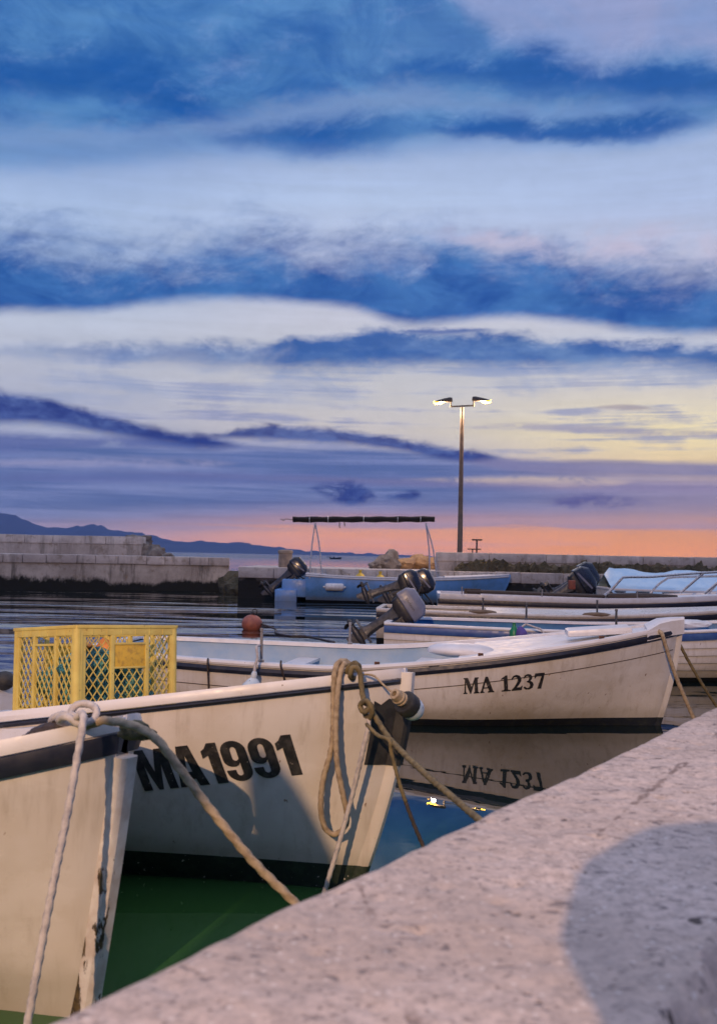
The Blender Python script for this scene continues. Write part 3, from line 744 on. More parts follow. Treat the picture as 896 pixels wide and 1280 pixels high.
def build_left_jetty():
    root = empty('stone_jetty', (-10, 41, 0))
    tag(root, 'stained concrete jetty with pale coping blocks across the water at left', 'jetty')
    o = Vector((-10, 41, 0))
    e = G(286, 739, 0.0); w = G(-160, 736, 0.0)
    D = (e - w).normalized(); N = Vector((D.y, -D.x, 0))
    zt = 1.40
    W = lambda p: p - o
    def slab(mb, a, b, z0, z1, th):
        Mx = Matrix((D, Vector((-D.y, D.x, 0)), Vector((0, 0, 1)))).transposed().to_4x4()
        c = (a + b) / 2 - N * (th / 2)
        mb.box((c.x - o.x, c.y - o.y, (z0 + z1) / 2), ((b - a).length, th, z1 - z0), Mx)
    mb = MB(); slab(mb, w, e, -2.5, zt - 0.34, 7.0)
    mb.build('jetty_body', M['jetty'], root)
    mb = MB(); block_row(mb, W(w) + N * 0.06, W(e) + N * 0.06 , zt - 0.337, zt, 1.2, 15, seed=3)
    slab(mb, w - N * 1.16, e - N * 1.16, zt - 0.337, zt - 0.02, 5.84)
    mb.build('coping', M['coping'], root)
    # raised sea wall behind
    a = P(-120, 664, 45.5); b = P(180, 673, 45.5)
    r2 = empty('sea_wall', (a.x, a.y, 0)); tag(r2, 'raised concrete sea wall with pale top standing on the left jetty', 'wall')
    d = (b - a); d.z = 0; L = d.length; d.normalize(); o2 = Vector((a.x, a.y, 0))
    Mx = Matrix((d, Vector((-d.y, d.x, 0)), Vector((0, 0, 1)))).transposed().to_4x4()
    c = d * (L / 2); n2 = Vector((d.y, -d.x, 0))
    mb = MB(); mb.box((c.x, c.y, 1.35), (L, 0.9, 1.06), Mx); mb.build('wall_face', M['parapet'], r2)
    mb = MB(); block_row(mb, n2 * 0.5, d * L + n2 * 0.5, 1.883, 2.24, 1.0, 8, seed=5)
    mb.build('wall_cap', M['coping'], r2)
    for i, (px, py, dd, s, lb) in enumerate([(291, 738, 40.5, (.5, .5, .75), 'dark weedy rock in the gap between jetty and pier'), (297, 740, 39.6, (.5, .4, .5), 'lower dark rock at the foot of the pier end')]):
        p = P(px, py, dd); mb = MB(); mb.blob((0, 0, 0), s, 60 + i, 0.5, 1.2, 3, fine=0.06)
        tag(mb.build('boulder', M['weed'], loc=(p.x, p.y, 0.05)), lb, 'boulder', 'rocks in the harbour gap')
    # boulders at its end
    for i, (px, py, dd, s) in enumerate([(188, 688, 45.5, (.55, .5, .42)), (197, 689, 45.2, (.42, .4, .34)), (176, 671, 47.5, (.5, .4, .3)), (210, 692, 45.0, (.28, .3, .18)), (165, 670, 47.8, (.4, .4, .25))]):
        p = P(px, py, dd)
        zc = p.z - 0.15 if i < 2 or i == 3 else p.z - 0.2
        mb = MB(); mb.blob((0, 0, 0), s, 20 + i, 0.5, 1.2, 3, fine=0.05)
        if i in (2, 4):
            mb.blob((0, 0.1, -0.5), (s[0] * 1.8, s[1] * 1.6, 0.6), 30 + i, 0.5, 1.2, 3)
        oo = mb.build('boulder', M['rock'], loc=(p.x, p.y, zc))
        tag(oo, ['grey boulder leaning against the right end of the sea wall', 'pointed brown boulder in front at the sea wall end', 'dark rock showing just above the sea wall top near its end',
                 'low flat rock farthest out past the sea wall end', 'smaller dark rock peeping over the sea wall top'][i], 'boulder', 'boulders around the end of the sea wall')
build_left_jetty()

def build_mid_pier():
    o = Vector((8, 35.9, 0))
    root = empty('harbour_pier', o); tag(root, 'low stone pier behind the moored boats with pale cap blocks', 'pier')
    a = Vector((P(298, 720, 35.9).x, 35.9, 0)); b = Vector((24, 35.5, 0))
    D = (b - a).normalized(); N = Vector((D.y, -D.x, 0))
    Mx = Matrix((D, Vector((-D.y, D.x, 0)), Vector((0, 0, 1)))).transposed().to_4x4()
    L = (b - a).length; zt = 1.12
    c = (a + b) / 2 - N * 3.0 - o
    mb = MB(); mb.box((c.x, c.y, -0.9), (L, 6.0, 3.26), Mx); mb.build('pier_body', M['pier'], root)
    mb = MB(); block_row(mb, a - o + N * 0.05, b - o + N * 0.05, zt - 0.387, zt, 1.0, 22, seed=9)
    c2 = (a + b) / 2 - N * 3.5 - o
    mb.box((c2.x, c2.y, zt - 0.2), (L, 5.05, 0.37), Mx)
    mb.build('coping', M['coping'], root)
    # parapet wall on the pier
    wa = P(545, 715, 36.4); wb = Vector((26, 36.0, 0))
    o2 = Vector((wa.x, wa.y, 0)); r2 = empty('parapet_wall', o2); tag(r2, 'long pale concrete parapet on the pier with dark weeds growing along it', 'wall')
    d = Vector((wb.x - wa.x, wb.y - wa.y, 0)); L2 = d.length; d.normalize(); n2 = Vector((d.y, -d.x, 0))
    Mx2 = Matrix((d, Vector((-d.y, d.x, 0)), Vector((0, 0, 1)))).transposed().to_4x4()
    c = d * (L2 / 2)
    mb = MB(); mb.box((c.x - n2.x * .3, c.y - n2.y * .3, 1.28), (L2, 0.6, 0.40), Mx2); mb.build('wall_base', M['parapet'], r2)
    mb = MB(); block_row(mb, n2 * 0.03, d * L2 + n2 * 0.03, 1.482, 1.80, 0.62, 12, jit=0.01, seed=12); mb.build('wall_cap', M['coping'], r2)
    mb = MB(); rnd = random.Random(4)
    s = 0.9
    while s < L2:
        h = 0.16 + 0.2 * max(0, noise.noise(Vector((s * 0.8, 2, 0)))) + rnd.uniform(0, .08)
        p = d * s + n2 * (0.10 + rnd.uniform(0, .08))
        mb.blob((p.x, p.y, 1.12 + h * 0.55), (0.16 + rnd.uniform(0, .1), 0.12, h), int(s * 50), 0.9, 2.2, 2, fine=0.2)
        s += rnd.uniform(.10, .22)
    tag(mb.build('weeds', M['weed'], r2), kind='stuff')
    # stone bollard
    p = P(356.5, 709, 37.0)
    mb = MB(); mb.lathe([(.24, 0), (.25, .05), (.25, .5), (.28, .53), (.285, .60), (.25, .64), (.10, .655)], 20)
    tag(mb.build('stone_bollard', M['stonebollard'], loc=(p.x, p.y, zt - 0.01)), 'squat round stone bollard standing on the pier end', 'bollard')
    # boulders behind the pier edge
    for i, (px, py, dd, s, mt, lb) in enumerate([
            (484, 706, 40.0, (.50, .45, .42), 'rock', 'large round grey boulder on the pier'),
            (468, 710, 39.6, (.25, .3, .16), 'rock', 'small low rock tucked at the left foot of the round boulder'),
            (508, 708, 40.5, (.40, .4, .26), 'tanrock', 'tan rock right beside the large grey boulder'),
            (526, 707, 40.8, (.55, .5, .34), 'tanrock', 'broad tan rock between boulder and parapet'),
            (541, 708, 40.3, (.35, .4, .30), 'tanrock', 'tan rock against the left end of the parapet')]):
        p = P(px, py, dd)
        mb = MB(); mb.blob((0, 0, 0), s, 40 + i, 0.45, 1.1, 3, fine=0.04)
        tag(mb.build('boulder', M[mt], loc=(p.x, p.y, zt + s[2] * 0.62)), lb, 'boulder', 'boulders on the pier')
    # beacon masts behind the parapet
    p = P(595.5, 690, 46)
    r3 = empty('beacon_mast', (p.x, p.y, 1.0)); tag(r3, 'thin mast with two crossbars rising behind the parapet right of the lamp post', 'mast')
    mb = MB(); mb.tube([(0, 0, 0), (0, 0, 1.42)], .04, 8); mb.build('post', M['darkmetal'], r3)
    mb = MB(); mb.box((0, 0, 1.44), (.46, .12, .07)); mb.build('top_bar', M['darkmetal'], r3)
    mb = MB(); mb.box((-.12, -.05, 1.01), (.62, .05, .05)); mb.tube([(-.2, -.05, 0), (-.2, -.05, 1.0)], .03, 8); mb.build('lower_bar', M['darkmetal'], r3)
build_mid_pier()

# ------------------------------------------------------------------ street lamps
M['lens'] = emit('lamp_lens', (1.0, 0.56, 0.035), 26.0)
SHADOW_PILE = (-1.84, -2.05)
def lamp_post(loc, H, rz, label, power, arm=0.42, tilt=(0.12, -0.10), heads=(-1, 1)):
    root = empty('street_lamp', loc, (0, 0, rz))
    tag(root, label, 'street lamp', 'harbour street lamps')
    mb = MB(); mb.lathe([(.17, 0), (.17, .03), (.105, .04), (.10, .5), (.065, H - .1), (.06, H)], 16)
    mb.build('pole', M['lamppole'], root)
    mb = MB(); mb.bar((min(heads + (0,)) * arm, 0, H + .03), (arm, 0, H + .07), .055, .055, bev=.01)
    for s in heads: mb.tube([(s * arm, 0, H + .02), (s * arm, 0, H + .26)], .03, 8)
    mb.build('crossbar', M['darkmetal'], root)
    for s, t_ in ((-1, tilt[0]), (1, tilt[1])):
        if s not in heads: continue
        Mx = Matrix.Translation((s * (arm - .06), 0, H + .27 + (.03 if s > 0 else 0))) @ Matrix.Rotation(t_ * -1 if s < 0 else -t_, 4, 'Y') @ Matrix.Rotation(0 if s > 0 else PI, 4, 'Z')
        prof = []
        for x, hw, z0, z1 in ((0, .07, -.05, .09), (.10, .10, -.06, .11), (.32, .12, -.045, .09), (.52, .10, -.03, .06), (.66, .05, -.02, .03)):
            prof.append([Mx @ Vector((x, y * hw, lerp(z0, z1, k))) for y, k in ((-1, .15), (-.8, 0), (.8, 0), (1, .15), (1, .6), (.6, 1), (-.6, 1), (-1, .6))])
        mb = MB(); mb.loft(prof); hd = mb.build('lamp_head', M['darkmetal'], root)
        mb = MB()
        pr = []
        for x, hw, z in ((.34, .05, -.045), (.40, .08, -.075), (.48, .085, -.085), (.60, .075, -.075), (.69, .035, -.03)):
            pr.append([Mx @ Vector((x, math.cos(a) * hw, z + .035 + math.sin(a) * .05)) for a in [k * PI / 4 for k in range(8)]])
        mb.loft(pr); ln = mb.build('lens', M['lens'], hd)
        l = bpy.data.lights.new('lamp_light', 'POINT'); l.energy = power; l.color = (1.0, 0.62, 0.34); l.shadow_soft_size = 0.08
        lo = bpy.data.objects.new('lamp_light', l); col.objects.link(lo); lo.parent = root
        lo.location = Mx @ Vector((.46, 0, -.20))
    return root
p = P(574.3, 700, 36.6)
lamp_post((p.x, 36.6, 1.10), 6.03, R(-8), 'tall twin headed street lamp lit on the far pier above the parapet', 420)
KEY_POWER = 16500
lamp_post((-5.0, -16.0, QZ), 8.6, R(77), 'single headed street lamp on the near quay lighting the moored boats', KEY_POWER, heads=(1,))

# unseen pile added on the quay, its top slanted to shape the MA1991 shadow
mb = MB(); mb.lathe([(.15, 0), (.145, .1), (.135, .8), (.13, 1.4), (.128, 2.16), (.128, 2.41)], 28)
mb.v = [(x, y, z if z < 2.3 else z + .20 - x * .95 - x * x * 5) for x, y, z in mb.v]
tag(mb.build('shadow_pile', M['wood'], loc=(SHADOW_PILE[0], SHADOW_PILE[1], QZ - .01)), 'unseen slant topped pile added to shade the lower MA1991 hull', 'pile')

# unseen bollard added behind the camera to throw the round shadow on the concrete
bx, by = 0.025, -0.48
mb = MB(); mb.lathe([(.20, 0), (.20, .04), (.12, .12), (.09, .62), (.12, .78), (.25, .90), (.31, 1.00), (.31, 1.11), (.25, 1.20), (.14, 1.255), (.05, 1.27)], 32)
tag(mb.build('shadow_bollard', M['stonebollard'], loc=(bx, by, QZ - .01)), 'unseen bollard added behind the camera to cast the round quay shadow', 'bollard')
# ------------------------------------------------------------------ boats
class Hull:
    """Open harbour boat. Local frame: stem head above the origin, bow towards +x, starboard -y, waterline z = 0."""
    def __init__(s, L, B, S0, Sm, Ss, rake=0.2, rp=1.5, K=0.32, sp=1.4, smid=0.55, pn=2.3, pm=0.85, tk=0.35, band=0.13, w0=0.028, fine=1.0):
        s.L, s.B, s.S0, s.Sm, s.Ss, s.rake, s.rp, s.K, s.sp, s.smid = L, B, S0, Sm, Ss, rake, rp, K, sp, smid
        s.pn, s.pm, s.tk, s.band, s.w0, s.fine = pn, pm, tk, band, w0, fine
    def sheer(s, u):
        if u < s.smid:
            return s.Sm + (s.S0 - s.Sm) * (1 - u / s.smid) ** s.sp
        return s.Sm + (s.Ss - s.Sm) * ((u - s.smid) / (1 - s.smid)) ** 2
    def xs(s, z):
        return -s.rake * max(0.0, 1 - z / s.S0) ** s.rp
    def x(s, u, z):
        x0 = s.xs(z); return x0 + u * (-s.L - x0)
    def u_of(s, x, z):
        x0 = s.xs(z); return (x - x0) / (-s.L - x0)
    def half(s, u, z, off=0.0):
        S = s.sheer(u); k = max(0.0, min(1.0, (z + s.K) / (S + s.K)))
        m = 0.52
        e = min(1.0, u / m)
        plan = max(0.0, 1 - (1 - e) ** s.pn) ** s.pm
        if u > m:
            plan *= 1 - s.tk * ((u - m) / (1 - m)) ** 2.2
        f = smooth(e * 1.15)
        a = lerp(1.25, 2.9, f); b = lerp(1.05 * s.fine, 0.62, f)
        return s.B / 2 * plan * max(0.0, 1 - (1 - k) ** a) ** b + s.w0 + off
    def pt(s, u, z, side, off=0.0):
        return Vector((s.x(u, z), side * s.half(u, z, off), z))

US = [0, .004, .012, .025, .045, .07, .10, .135, .175, .22, .27, .33, .40, .47, .54, .61, .68, .75, .82, .88, .94, 1.0]

def strip(mb, h, side, dz0, dz1, off, thick, us=US, bulge=0.0):
    """A band running along the sheer: between sheer+dz0 and sheer+dz1, off outside the planking."""
    rows = []
    for u in us:
        S = h.sheer(u)
        ring = []
        for dz, o in ((dz0, off - thick), (dz0, off), ((dz0 + dz1) / 2, off + bulge), (dz1, off), (dz1, off - thick)):
            z = S + dz
            y = h.half(u, min(z, S), o)
            ring.append(Vector((h.x(u, min(z, S)), side * max(0.004, y), z)))
        rows.append(ring)
    mb.loft(rows)

def boat(name, label, stem_px, stem_depth, heading, h, mats, group='small boats moored bow to the quay', heel=0.0, clinker=0, gun=(0.075, 0.05), strake=(-0.075, -0.02),
         deck=0.16, camber=0.05, thwarts=(0.42, 0.66), floor=0.10, stern_deck=0.0, strake_w=0.022, gun_out=0.02, no_strake=False, stem_w=0.035, stem_head=0.03):
    p = P(stem_px[0], stem_px[1], stem_depth)
    root = empty(name, (p.x, stem_depth, 0.0), (R(heel), 0, R(heading)))
    tag(root, label, 'boat', group)
    HM, BM, GM, SM, IM, DM = (M[k] for k in mats[:6])
    # --- topsides and bottom
    top, bot = MB(), MB()
    for side in (-1, 1):
        rows = []
        for u in US:
            S = h.sheer(u); row = []
            nz = 10
            if clinker:
                for k in range(clinker):
                    a = lerp(h.band, S, k / clinker); b = lerp(h.band, S, (k + 1) / clinker)
                    o = 0.022 * smooth(u / 0.08)
                    row += [h.pt(u, a, side, o), h.pt(u, a + 0.004, side, o), h.pt(u, (a + b) / 2, side, o * .5), h.pt(u, b - 0.002, side, 0)]
            else:
                row = [h.pt(u, lerp(h.band, S, k / nz), side) for k in range(nz + 1)]
            rows.append(row)
        top.grid(rows, True)
        bot.grid([[h.pt(u, lerp(-h.K + 0.02, h.band, k / 5), side) for k in range(6)] for u in US], True)
    St = h.sheer(1.0)
    tz = [lerp(h.band, St, k / 6) for k in range(7)]
    top.grid([[h.pt(1, z, sd) for sd in (-1, 1)] for z in tz], False)
    bot.grid([[h.pt(1, lerp(-h.K + .02, h.band, k / 4), sd) for sd in (-1, 1)] for k in range(5)], False)
    top.build('hull', HM, root, 30); bot.build('boot_stripe', BM, root, 30)
    # --- inside
    inn = MB(); th = -0.05
    ui = [u for u in US if u >= .045]
    for side in (-1, 1):
        inn.grid([[Vector((h.x(min(u, .985), z), side * max(.005, h.half(min(u, .985), z, th)), z)) for z in [lerp(floor, h.sheer(u) - .004, k / 5) for k in range(6)]] for u in ui], True)
    inn.grid([[Vector((h.x(min(u, .985), floor), sd * max(.005, h.half(min(u, .985), floor, th)), floor)) for sd in (-1, -.5, 0, .5, 1)] for u in ui], False)
    inn.grid([[Vector((h.x(.985, z), sd * h.half(.985, z, th), z)) for sd in (-1, 1)] for z in [lerp(floor, St - .004, k / 4) for k in range(5)]], False)
    inn.build('inner_hull', IM, root, 30)
    # --- gunwale cap
    g = MB()
    for side in (-1, 1):
        rows = []
        for u in US:
            S = h.sheer(u); x = h.x(u, S); y = h.half(u, S)
            o, i = y + gun_out, max(.003, y - gun[0])
            if u < 0.02: o = y + gun_out * .6
            t_ = gun[1]
            rows.append([Vector((x, side * i, S + .002)), Vector((x, side * o, S + .002)), Vector((x, side * (o + .006), S + t_ * .5)), Vector((x, side * (o - .006), S + t_)), Vector((x, side * max(.003, (i + .008)), S + t_))])
        g.loft(rows)
    xt = h.x(1, St); y = h.half(1, St)
    g.box((xt + .03, 0, St + gun[1] / 2 + .004), (.09, 2 * y - 2 * gun[0] + .02, gun[1]), None, .012)
    g.build('gunwale', GM, root, 40)
    # --- rubbing strake
    if not no_strake:
        sk = MB()
        for side in (-1, 1):
            strip(sk, h, side, strake[0], strake[1], strake_w, .03, bulge=.012)
        sk.build('rubbing_strake', SM, root, 40)
    # --- stem post
    sm = MB(); rows = []
    for k in range(13):
        z = lerp(-h.K + .05, h.S0 + stem_head, k / 12)
        x = h.xs(min(z, h.S0))
        rows.append([Vector((x + a, b, z)) for a, b in ((-.05, -stem_w), (.035, -stem_w * .85), (.05, -stem_w * .5), (.05, stem_w * .5), (.035, stem_w * .85), (-.05, stem_w))])
    kb = 0
    zc = h.band
    def prof(z):
        x = h.xs(min(z, h.S0))
        return [Vector((x + a, b, z)) for a, b in ((-.05, -stem_w), (.035, -stem_w * .85), (.05, -stem_w * .5), (.05, stem_w * .5), (.035, stem_w * .85), (-.05, stem_w))]
    if len(mats) > 6:
        sm.loft(rows); sm.build('stem_post', M[mats[6]], root, 40)
    else:
        sm.loft([prof(lerp(zc, h.S0 + stem_head, k / 10)) for k in range(11)]); sm.build('stem_post', HM, root, 40)
        fb_ = MB(); fb_.loft([prof(lerp(-h.K + .05, zc - .002, k / 6)) for k in range(7)]); fb_.build('stem_foot', BM, root, 40)
    # --- decks
    def deck_part(u0, u1, nm):
        d = MB(); rows = []
        for k in range(13):
            u = lerp(u0, u1, k / 12); S = h.sheer(u); rows.append([])
            for q in range(9):
                r = -1 + q / 4; x = h.x(u, S)
                rows[-1].append(Vector((x, r * max(.004, h.half(u, S, -.02)), S + .004 + gun[1] * .45 + camber * (1 - r * r) * smooth(u / .12))))
        d.grid(rows, True)
        e = rows[-1] if u1 < 0.9 else rows[0]
        d.grid([e, [Vector((p_.x, p_.y * .96, p_.z - .16)) for p_ in e]], True)
        d.build(nm, DM, root, 40)
    if deck: deck_part(.012, deck, 'foredeck')
    if stern_deck: deck_part(1 - stern_deck, .98, 'stern_deck')
    for u in thwarts:
        S = h.sheer(u); z = S - .14; x = h.x(u, z)
        mb = MB(); mb.box((0, 0, 0), (.24, 2 * h.half(u, z, -.055), .035), None, .008)
        mb.build('thwart', DM, root, loc=(x, 0, z))
    bpy.context.view_layer.update()
    return root

def world(root, p):
    return root.matrix_world @ Vector(p)

def solve(root, h, px, py, side=-1, off=0.0):
    """Hull-side coordinates (x, z) seen at a picture position."""
    x, z = -1.0, 0.5
    f = lambda x, z: proj(world(root, (x, side * h.half(max(0.0, min(1, h.u_of(x, z))), z, off), z)))
    for _ in range(25):
        a = f(x, z); b = f(x + .01, z); c = f(x, z + .01)
        j = ((b[0] - a[0]) / .01, (c[0] - a[0]) / .01, (b[1] - a[1]) / .01, (c[1] - a[1]) / .01)
        det = j[0] * j[3] - j[1] * j[2]
        if abs(det) < 1e-6: break
        ex, ey = px - a[0], py - a[1]
        dx = (ex * j[3] - ey * j[1]) / det; dz = (ey * j[0] - ex * j[2]) / det
        x += max(-.3, min(.3, dx)); z += max(-.2, min(.2, dz))
        z = max(-h.K + .02, min(h.S0, z)); x = max(-h.L, min(.02, x))
    return x, z

def on_hull(h, x, z, side=-1, off=0.004):
    u = max(0.0, min(1.0, h.u_of(x, z)))
    return Vector((x, side * h.half(u, z, off), z))

def arc(cx, cy, rx, ry, a0, a1, n=9):
    return [(cx + rx * math.cos(R(lerp(a0, a1, k / n))), cy + ry * math.sin(R(lerp(a0, a1, k / n)))) for k in range(n + 1)]

IMPACT = {
    'M': (.90, [(0, 0), (0, 1), (.31, 1), (.45, .45), (.59, 1), (.90, 1), (.90, 0), (.67, 0), (.67, .62), (.51, 0), (.39, 0), (.23, .62), (.23, 0)], []),
    'A': (.74, [(0, 0), (.21, 1), (.52, 1), (.74, 0), (.49, 0), (.46, .18), (.275, .18), (.25, 0)], [[(.30, .36), (.43, .36), (.365, .78)]]),
    '1': (.42, [(.15, 0), (.15, .70), (0, .64), (0, .82), (.10, .88), (.19, 1), (.42, 1), (.42, 0)], []),
    '9': (.62, arc(.31, .74, .31, .26, 180, 0, 12) + arc(.31, .25, .31, .25, 0, -180, 12) + [(.0, .29), (.23, .29)] + arc(.31, .21, .075, .07, 180, 360, 6) + [(.385, .46), (.34, .40), (.26, .37)] + arc(.20, .54, .20, .17, 270, 180, 6),
          [arc(.31, .76, .075, .09, 0, 180, 7) + arc(.31, .58, .075, .07, 180, 360, 7)]),
}
SERIF = {
    'M': (1.02, [(0, 0), (0, .06), (.07, .10), (.13, .89), (.05, .94), (.05, 1), (.33, 1), (.55, .42), (.77, 1), (1.02, 1), (1.02, .94), (.95, .90), (.95, .10), (1.02, .06), (1.02, 0), (.66, 0), (.66, .06), (.74, .10), (.74, .70), (.49, .0), (.43, .0), (.19, .70), (.17, .10), (.25, .06), (.25, 0)], []),
    'A': (.90, [(0, 0), (0, .06), (.06, .10), (.38, 1), (.54, 1), (.84, .10), (.90, .06), (.90, 0), (.49, 0), (.49, .06), (.58, .10), (.53, .27), (.24, .27), (.19, .10), (.27, .06), (.27, 0)], [[(.27, .34), (.50, .34), (.385, .70)]]),
    '1': (.58, [(.0, 0), (.0, .06), (.17, .10), (.17, .80), (.0, .74), (.0, .81), (.30, 1), (.41, 1), (.41, .10), (.58, .06), (.58, 0)], []),
    '2': (.72, [(0, 0), (.64, 0), (.72, .28), (.66, .28), (.58, .19), (.34, .19), (.52, .40), (.64, .58), (.66, .76), (.56, .93), (.36, 1), (.16, .95), (.04, .80), (.03, .70), (.10, .70), (.17, .83), (.28, .87), (.39, .81), (.43, .68), (.36, .48), (.18, .22), (0, .06)], []),
    '3': (.66, [(.03, .74), (.10, .92), (.30, 1), (.50, .95), (.59, .80), (.55, .66), (.45, .56), (.59, .46), (.65, .30), (.57, .10), (.36, 0), (.12, .02), (0, .12), (.02, .20), (.10, .20), (.22, .10), (.34, .12), (.42, .26), (.38, .42), (.22, .48), (.22, .54), (.34, .60), (.38, .74), (.33, .86), (.22, .88), (.10, .74)], []),
    '7': (.66, [(0, .68), (.04, 1), (.66, 1), (.66, .93), (.40, 0), (.15, 0), (.46, .80), (.20, .80), (.10, .76), (.06, .68)], []),
}

def lettering(root, h, text, font, px0, px1, height, space, name='registration_number', slant=0.0):
    a = solve(root, h, *px0); b = solve(root, h, *px1)
    d = Vector((b[0] - a[0], b[1] - a[1])); total = d.length; d.normalize(); n = Vector((-d.y, d.x))
    gap = .055
    w = 0
    for ch in text:
        w += space if ch == ' ' else font[ch][0] + gap
    k = total / (w - gap)
    mb = MB(); cx = 0
    bm = bmesh.new()
    for ch in text:
        if ch == ' ':
            cx += space; continue
        wd, outer, holes = font[ch]
        loops = [[Vector((x + cx, y, 0)) for x, y in lp] for lp in [outer] + holes]
        flat = [p for lp in loops for p in lp]
        tri = tessellate_polygon(loops)
        vs = [bm.verts.new(p) for p in flat]
        for t_ in tri:
            try: bm.faces.new([vs[i] for i in t_])
            except ValueError: pass
        cx += wd + gap
    for _ in range(2):
        long_ = [e for e in bm.edges if e.calc_length() > .16]
        if long_: bmesh.ops.subdivide_edges(bm, edges=long_, cuts=2)
    bmesh.ops.triangulate(bm, faces=bm.faces[:])
    bm.verts.index_update()
    vs = []
    for v in bm.verts:
        q = Vector(a) + d * ((v.co.x + slant * v.co.y) * k) + n * (v.co.y * height)
        vs.append(on_hull(h, q.x, q.y, -1, .0035))
    mb.add(vs, [[q.index for q in f.verts] for f in bm.faces], False)
    bm.free()
    return mb.build(name, M['letter'], root, 0)

def part_box(root, name, m, c, d, rot=None, bev=.01):
    mb = MB(); mb.box((0, 0, 0), d, None, bev)
    o = mb.build(name, m, root, loc=c)
    if rot: o.rotation_euler = rot
    return o

def thole(root, h, u, side=-1, hgt=.20, m='leggrey', pad=None):
    S = h.sheer(u); y = side * (h.half(u, S) - .035)
    mb = MB(); mb.lathe([(.030, 0), (.030, .02), (.016, .03), (.015, hgt), (.020, hgt + .005), (.018, hgt + .03)], 10)
    mb.build('thole_pin', M[m], root, loc=(h.x(u, S), y, S + .045))
    if pad:
        mb = MB(); mb.blob((0, 0, 0), (.26, .07, .05), int(u * 100), .1, 1.0, 2)
        mb.build('thole_pad', M[pad], root, loc=(h.x(u, S), y, S + .052))

def rope(name, pts, r, m, label, cat='rope', group=None, step=.02, n=10, strands=3, twist=None, extra=None):
    pp = spline(pts, step)
    o = Vector(pts[0])
    mb = MB(); mb.tube([q - o for q in pp], r, n, strands=strands, twist=(twist if twist is not None else 0.55 / r))
    if extra:
        extra(mb, o)
    ob = mb.build(name, M[m], auto=0, loc=o)
    return tag(ob, label, cat, group)

# ---------- MA 1237
h37 = Hull(6.0, 2.0, .967, 0.515, 0.56, rake=.20, rp=1.5, sp=1.42, smid=.55, band=.082, pn=2.6, pm=.8)
b37 = boat('open_boat', 'white boat lettered MA 1237 with dark waterline band', (846, 782), 9.86, -13, h37,
           ('white', 'boot', 'deckwhite', 'strake', 'innerpale', 'deckwhite'), deck=.34, camber=.0, gun=(.08, .045), strake=(-.075, -.012), heel=1.0)
lettering(b37, h37, 'MA 1237', SERIF, (579, 867.5), (681, 860), .152, .42, slant=.06)
# raised stem cap, hatch, seam line
mb = MB(); rows = []
for u in (0, .012, .03, .05):
    S = h37.sheer(u); y = h37.half(u, S) + .022
    x = h37.x(u, S) + (.06 if u == 0 else 0)
    zt = .10 if u < .045 else .055
    rows.append([Vector((x, -y, S - .06)), Vector((x, -y, S + zt - .02)), Vector((x, -y * .8, S + zt)), Vector((x, y * .8, S + zt)), Vector((x, y, S + zt - .02)), Vector((x, y, S - .06))])
mb.loft(rows); mb.build('stem_cap', M['deckwhite'], b37)
S = h37.sheer(.12)
part_box(b37, 'hatch', M['deckwhite'], (h37.x(.125, S), -.18, S + .085), (.62, .34, .07), (0, R(-5), R(6)), .03)
mb = MB(); mb.blob((0, 0, 0), (.34, .26, .07), 3, .08, 1.0, 3)
mb.build('seat_cushion', M['deckwhite'], b37, loc=(h37.x(.345, .7), -.28, h37.sheer(.345) + .06))
for u in (.12, .30, .46):
    mb = MB(); mb.box((0, 0, 0), (.05, .02, .03), None, .006)
    S = h37.sheer(u); mb.build('rusty_fitting', M['rust'], b37, loc=(h37.x(u, S), -h37.half(u, S) + .03, S + .055))
mb = MB(); strip(mb, h37, -1, -.216, -.208, .003, .002, US[1:]); mb.build('seam_line', M['strakebrown'], b37, 0)
mb = MB(); mb.box((0, 0, 0), (.10, .012, .025), None, .005)
q = on_hull(h37, *solve(b37, h37, 542, 832)); mb.build('drain_fitting', M['leggrey'], b37, loc=q)
def u_at(root, h, px, side=-1):
    lo, hi = .05, .99
    for _ in range(40):
        u = (lo + hi) / 2; S = h.sheer(u)
        if proj(world(root, (h.x(u, S), side * h.half(u, S), S)))[0] > px: lo = u
        else: hi = u
    return u
U_PIN = u_at(b37, h37, 325)
thole(b37, h37, U_PIN, -1, .30, 'galv')
thole(b37, h37, u_at(b37, h37, 438, 1), 1, .22, 'galv')

# ---------- MA1991
h91 = Hull(5.2, 1.75, 1.015, 0.495, 0.53, rake=.22, rp=1.6, sp=1.15, smid=.6, band=.115, pn=2.6, pm=.8)
b91 = boat('open_boat', 'white boat lettered MA1991 carrying the yellow crate', (497, 848), 4.80, -26, h91,
           ('cream', 'bootgreen', 'deckwhite', 'strake', 'innerwhite', 'deckwhite'), heel=-4.2, deck=.0, camber=.02, gun=(.07, .05), strake=(-.026, -.002), strake_w=.012, thwarts=(.3, .8))
lettering(b91, h91, 'MA1991', IMPACT, (182, 989), (379, 968), .192, .3)
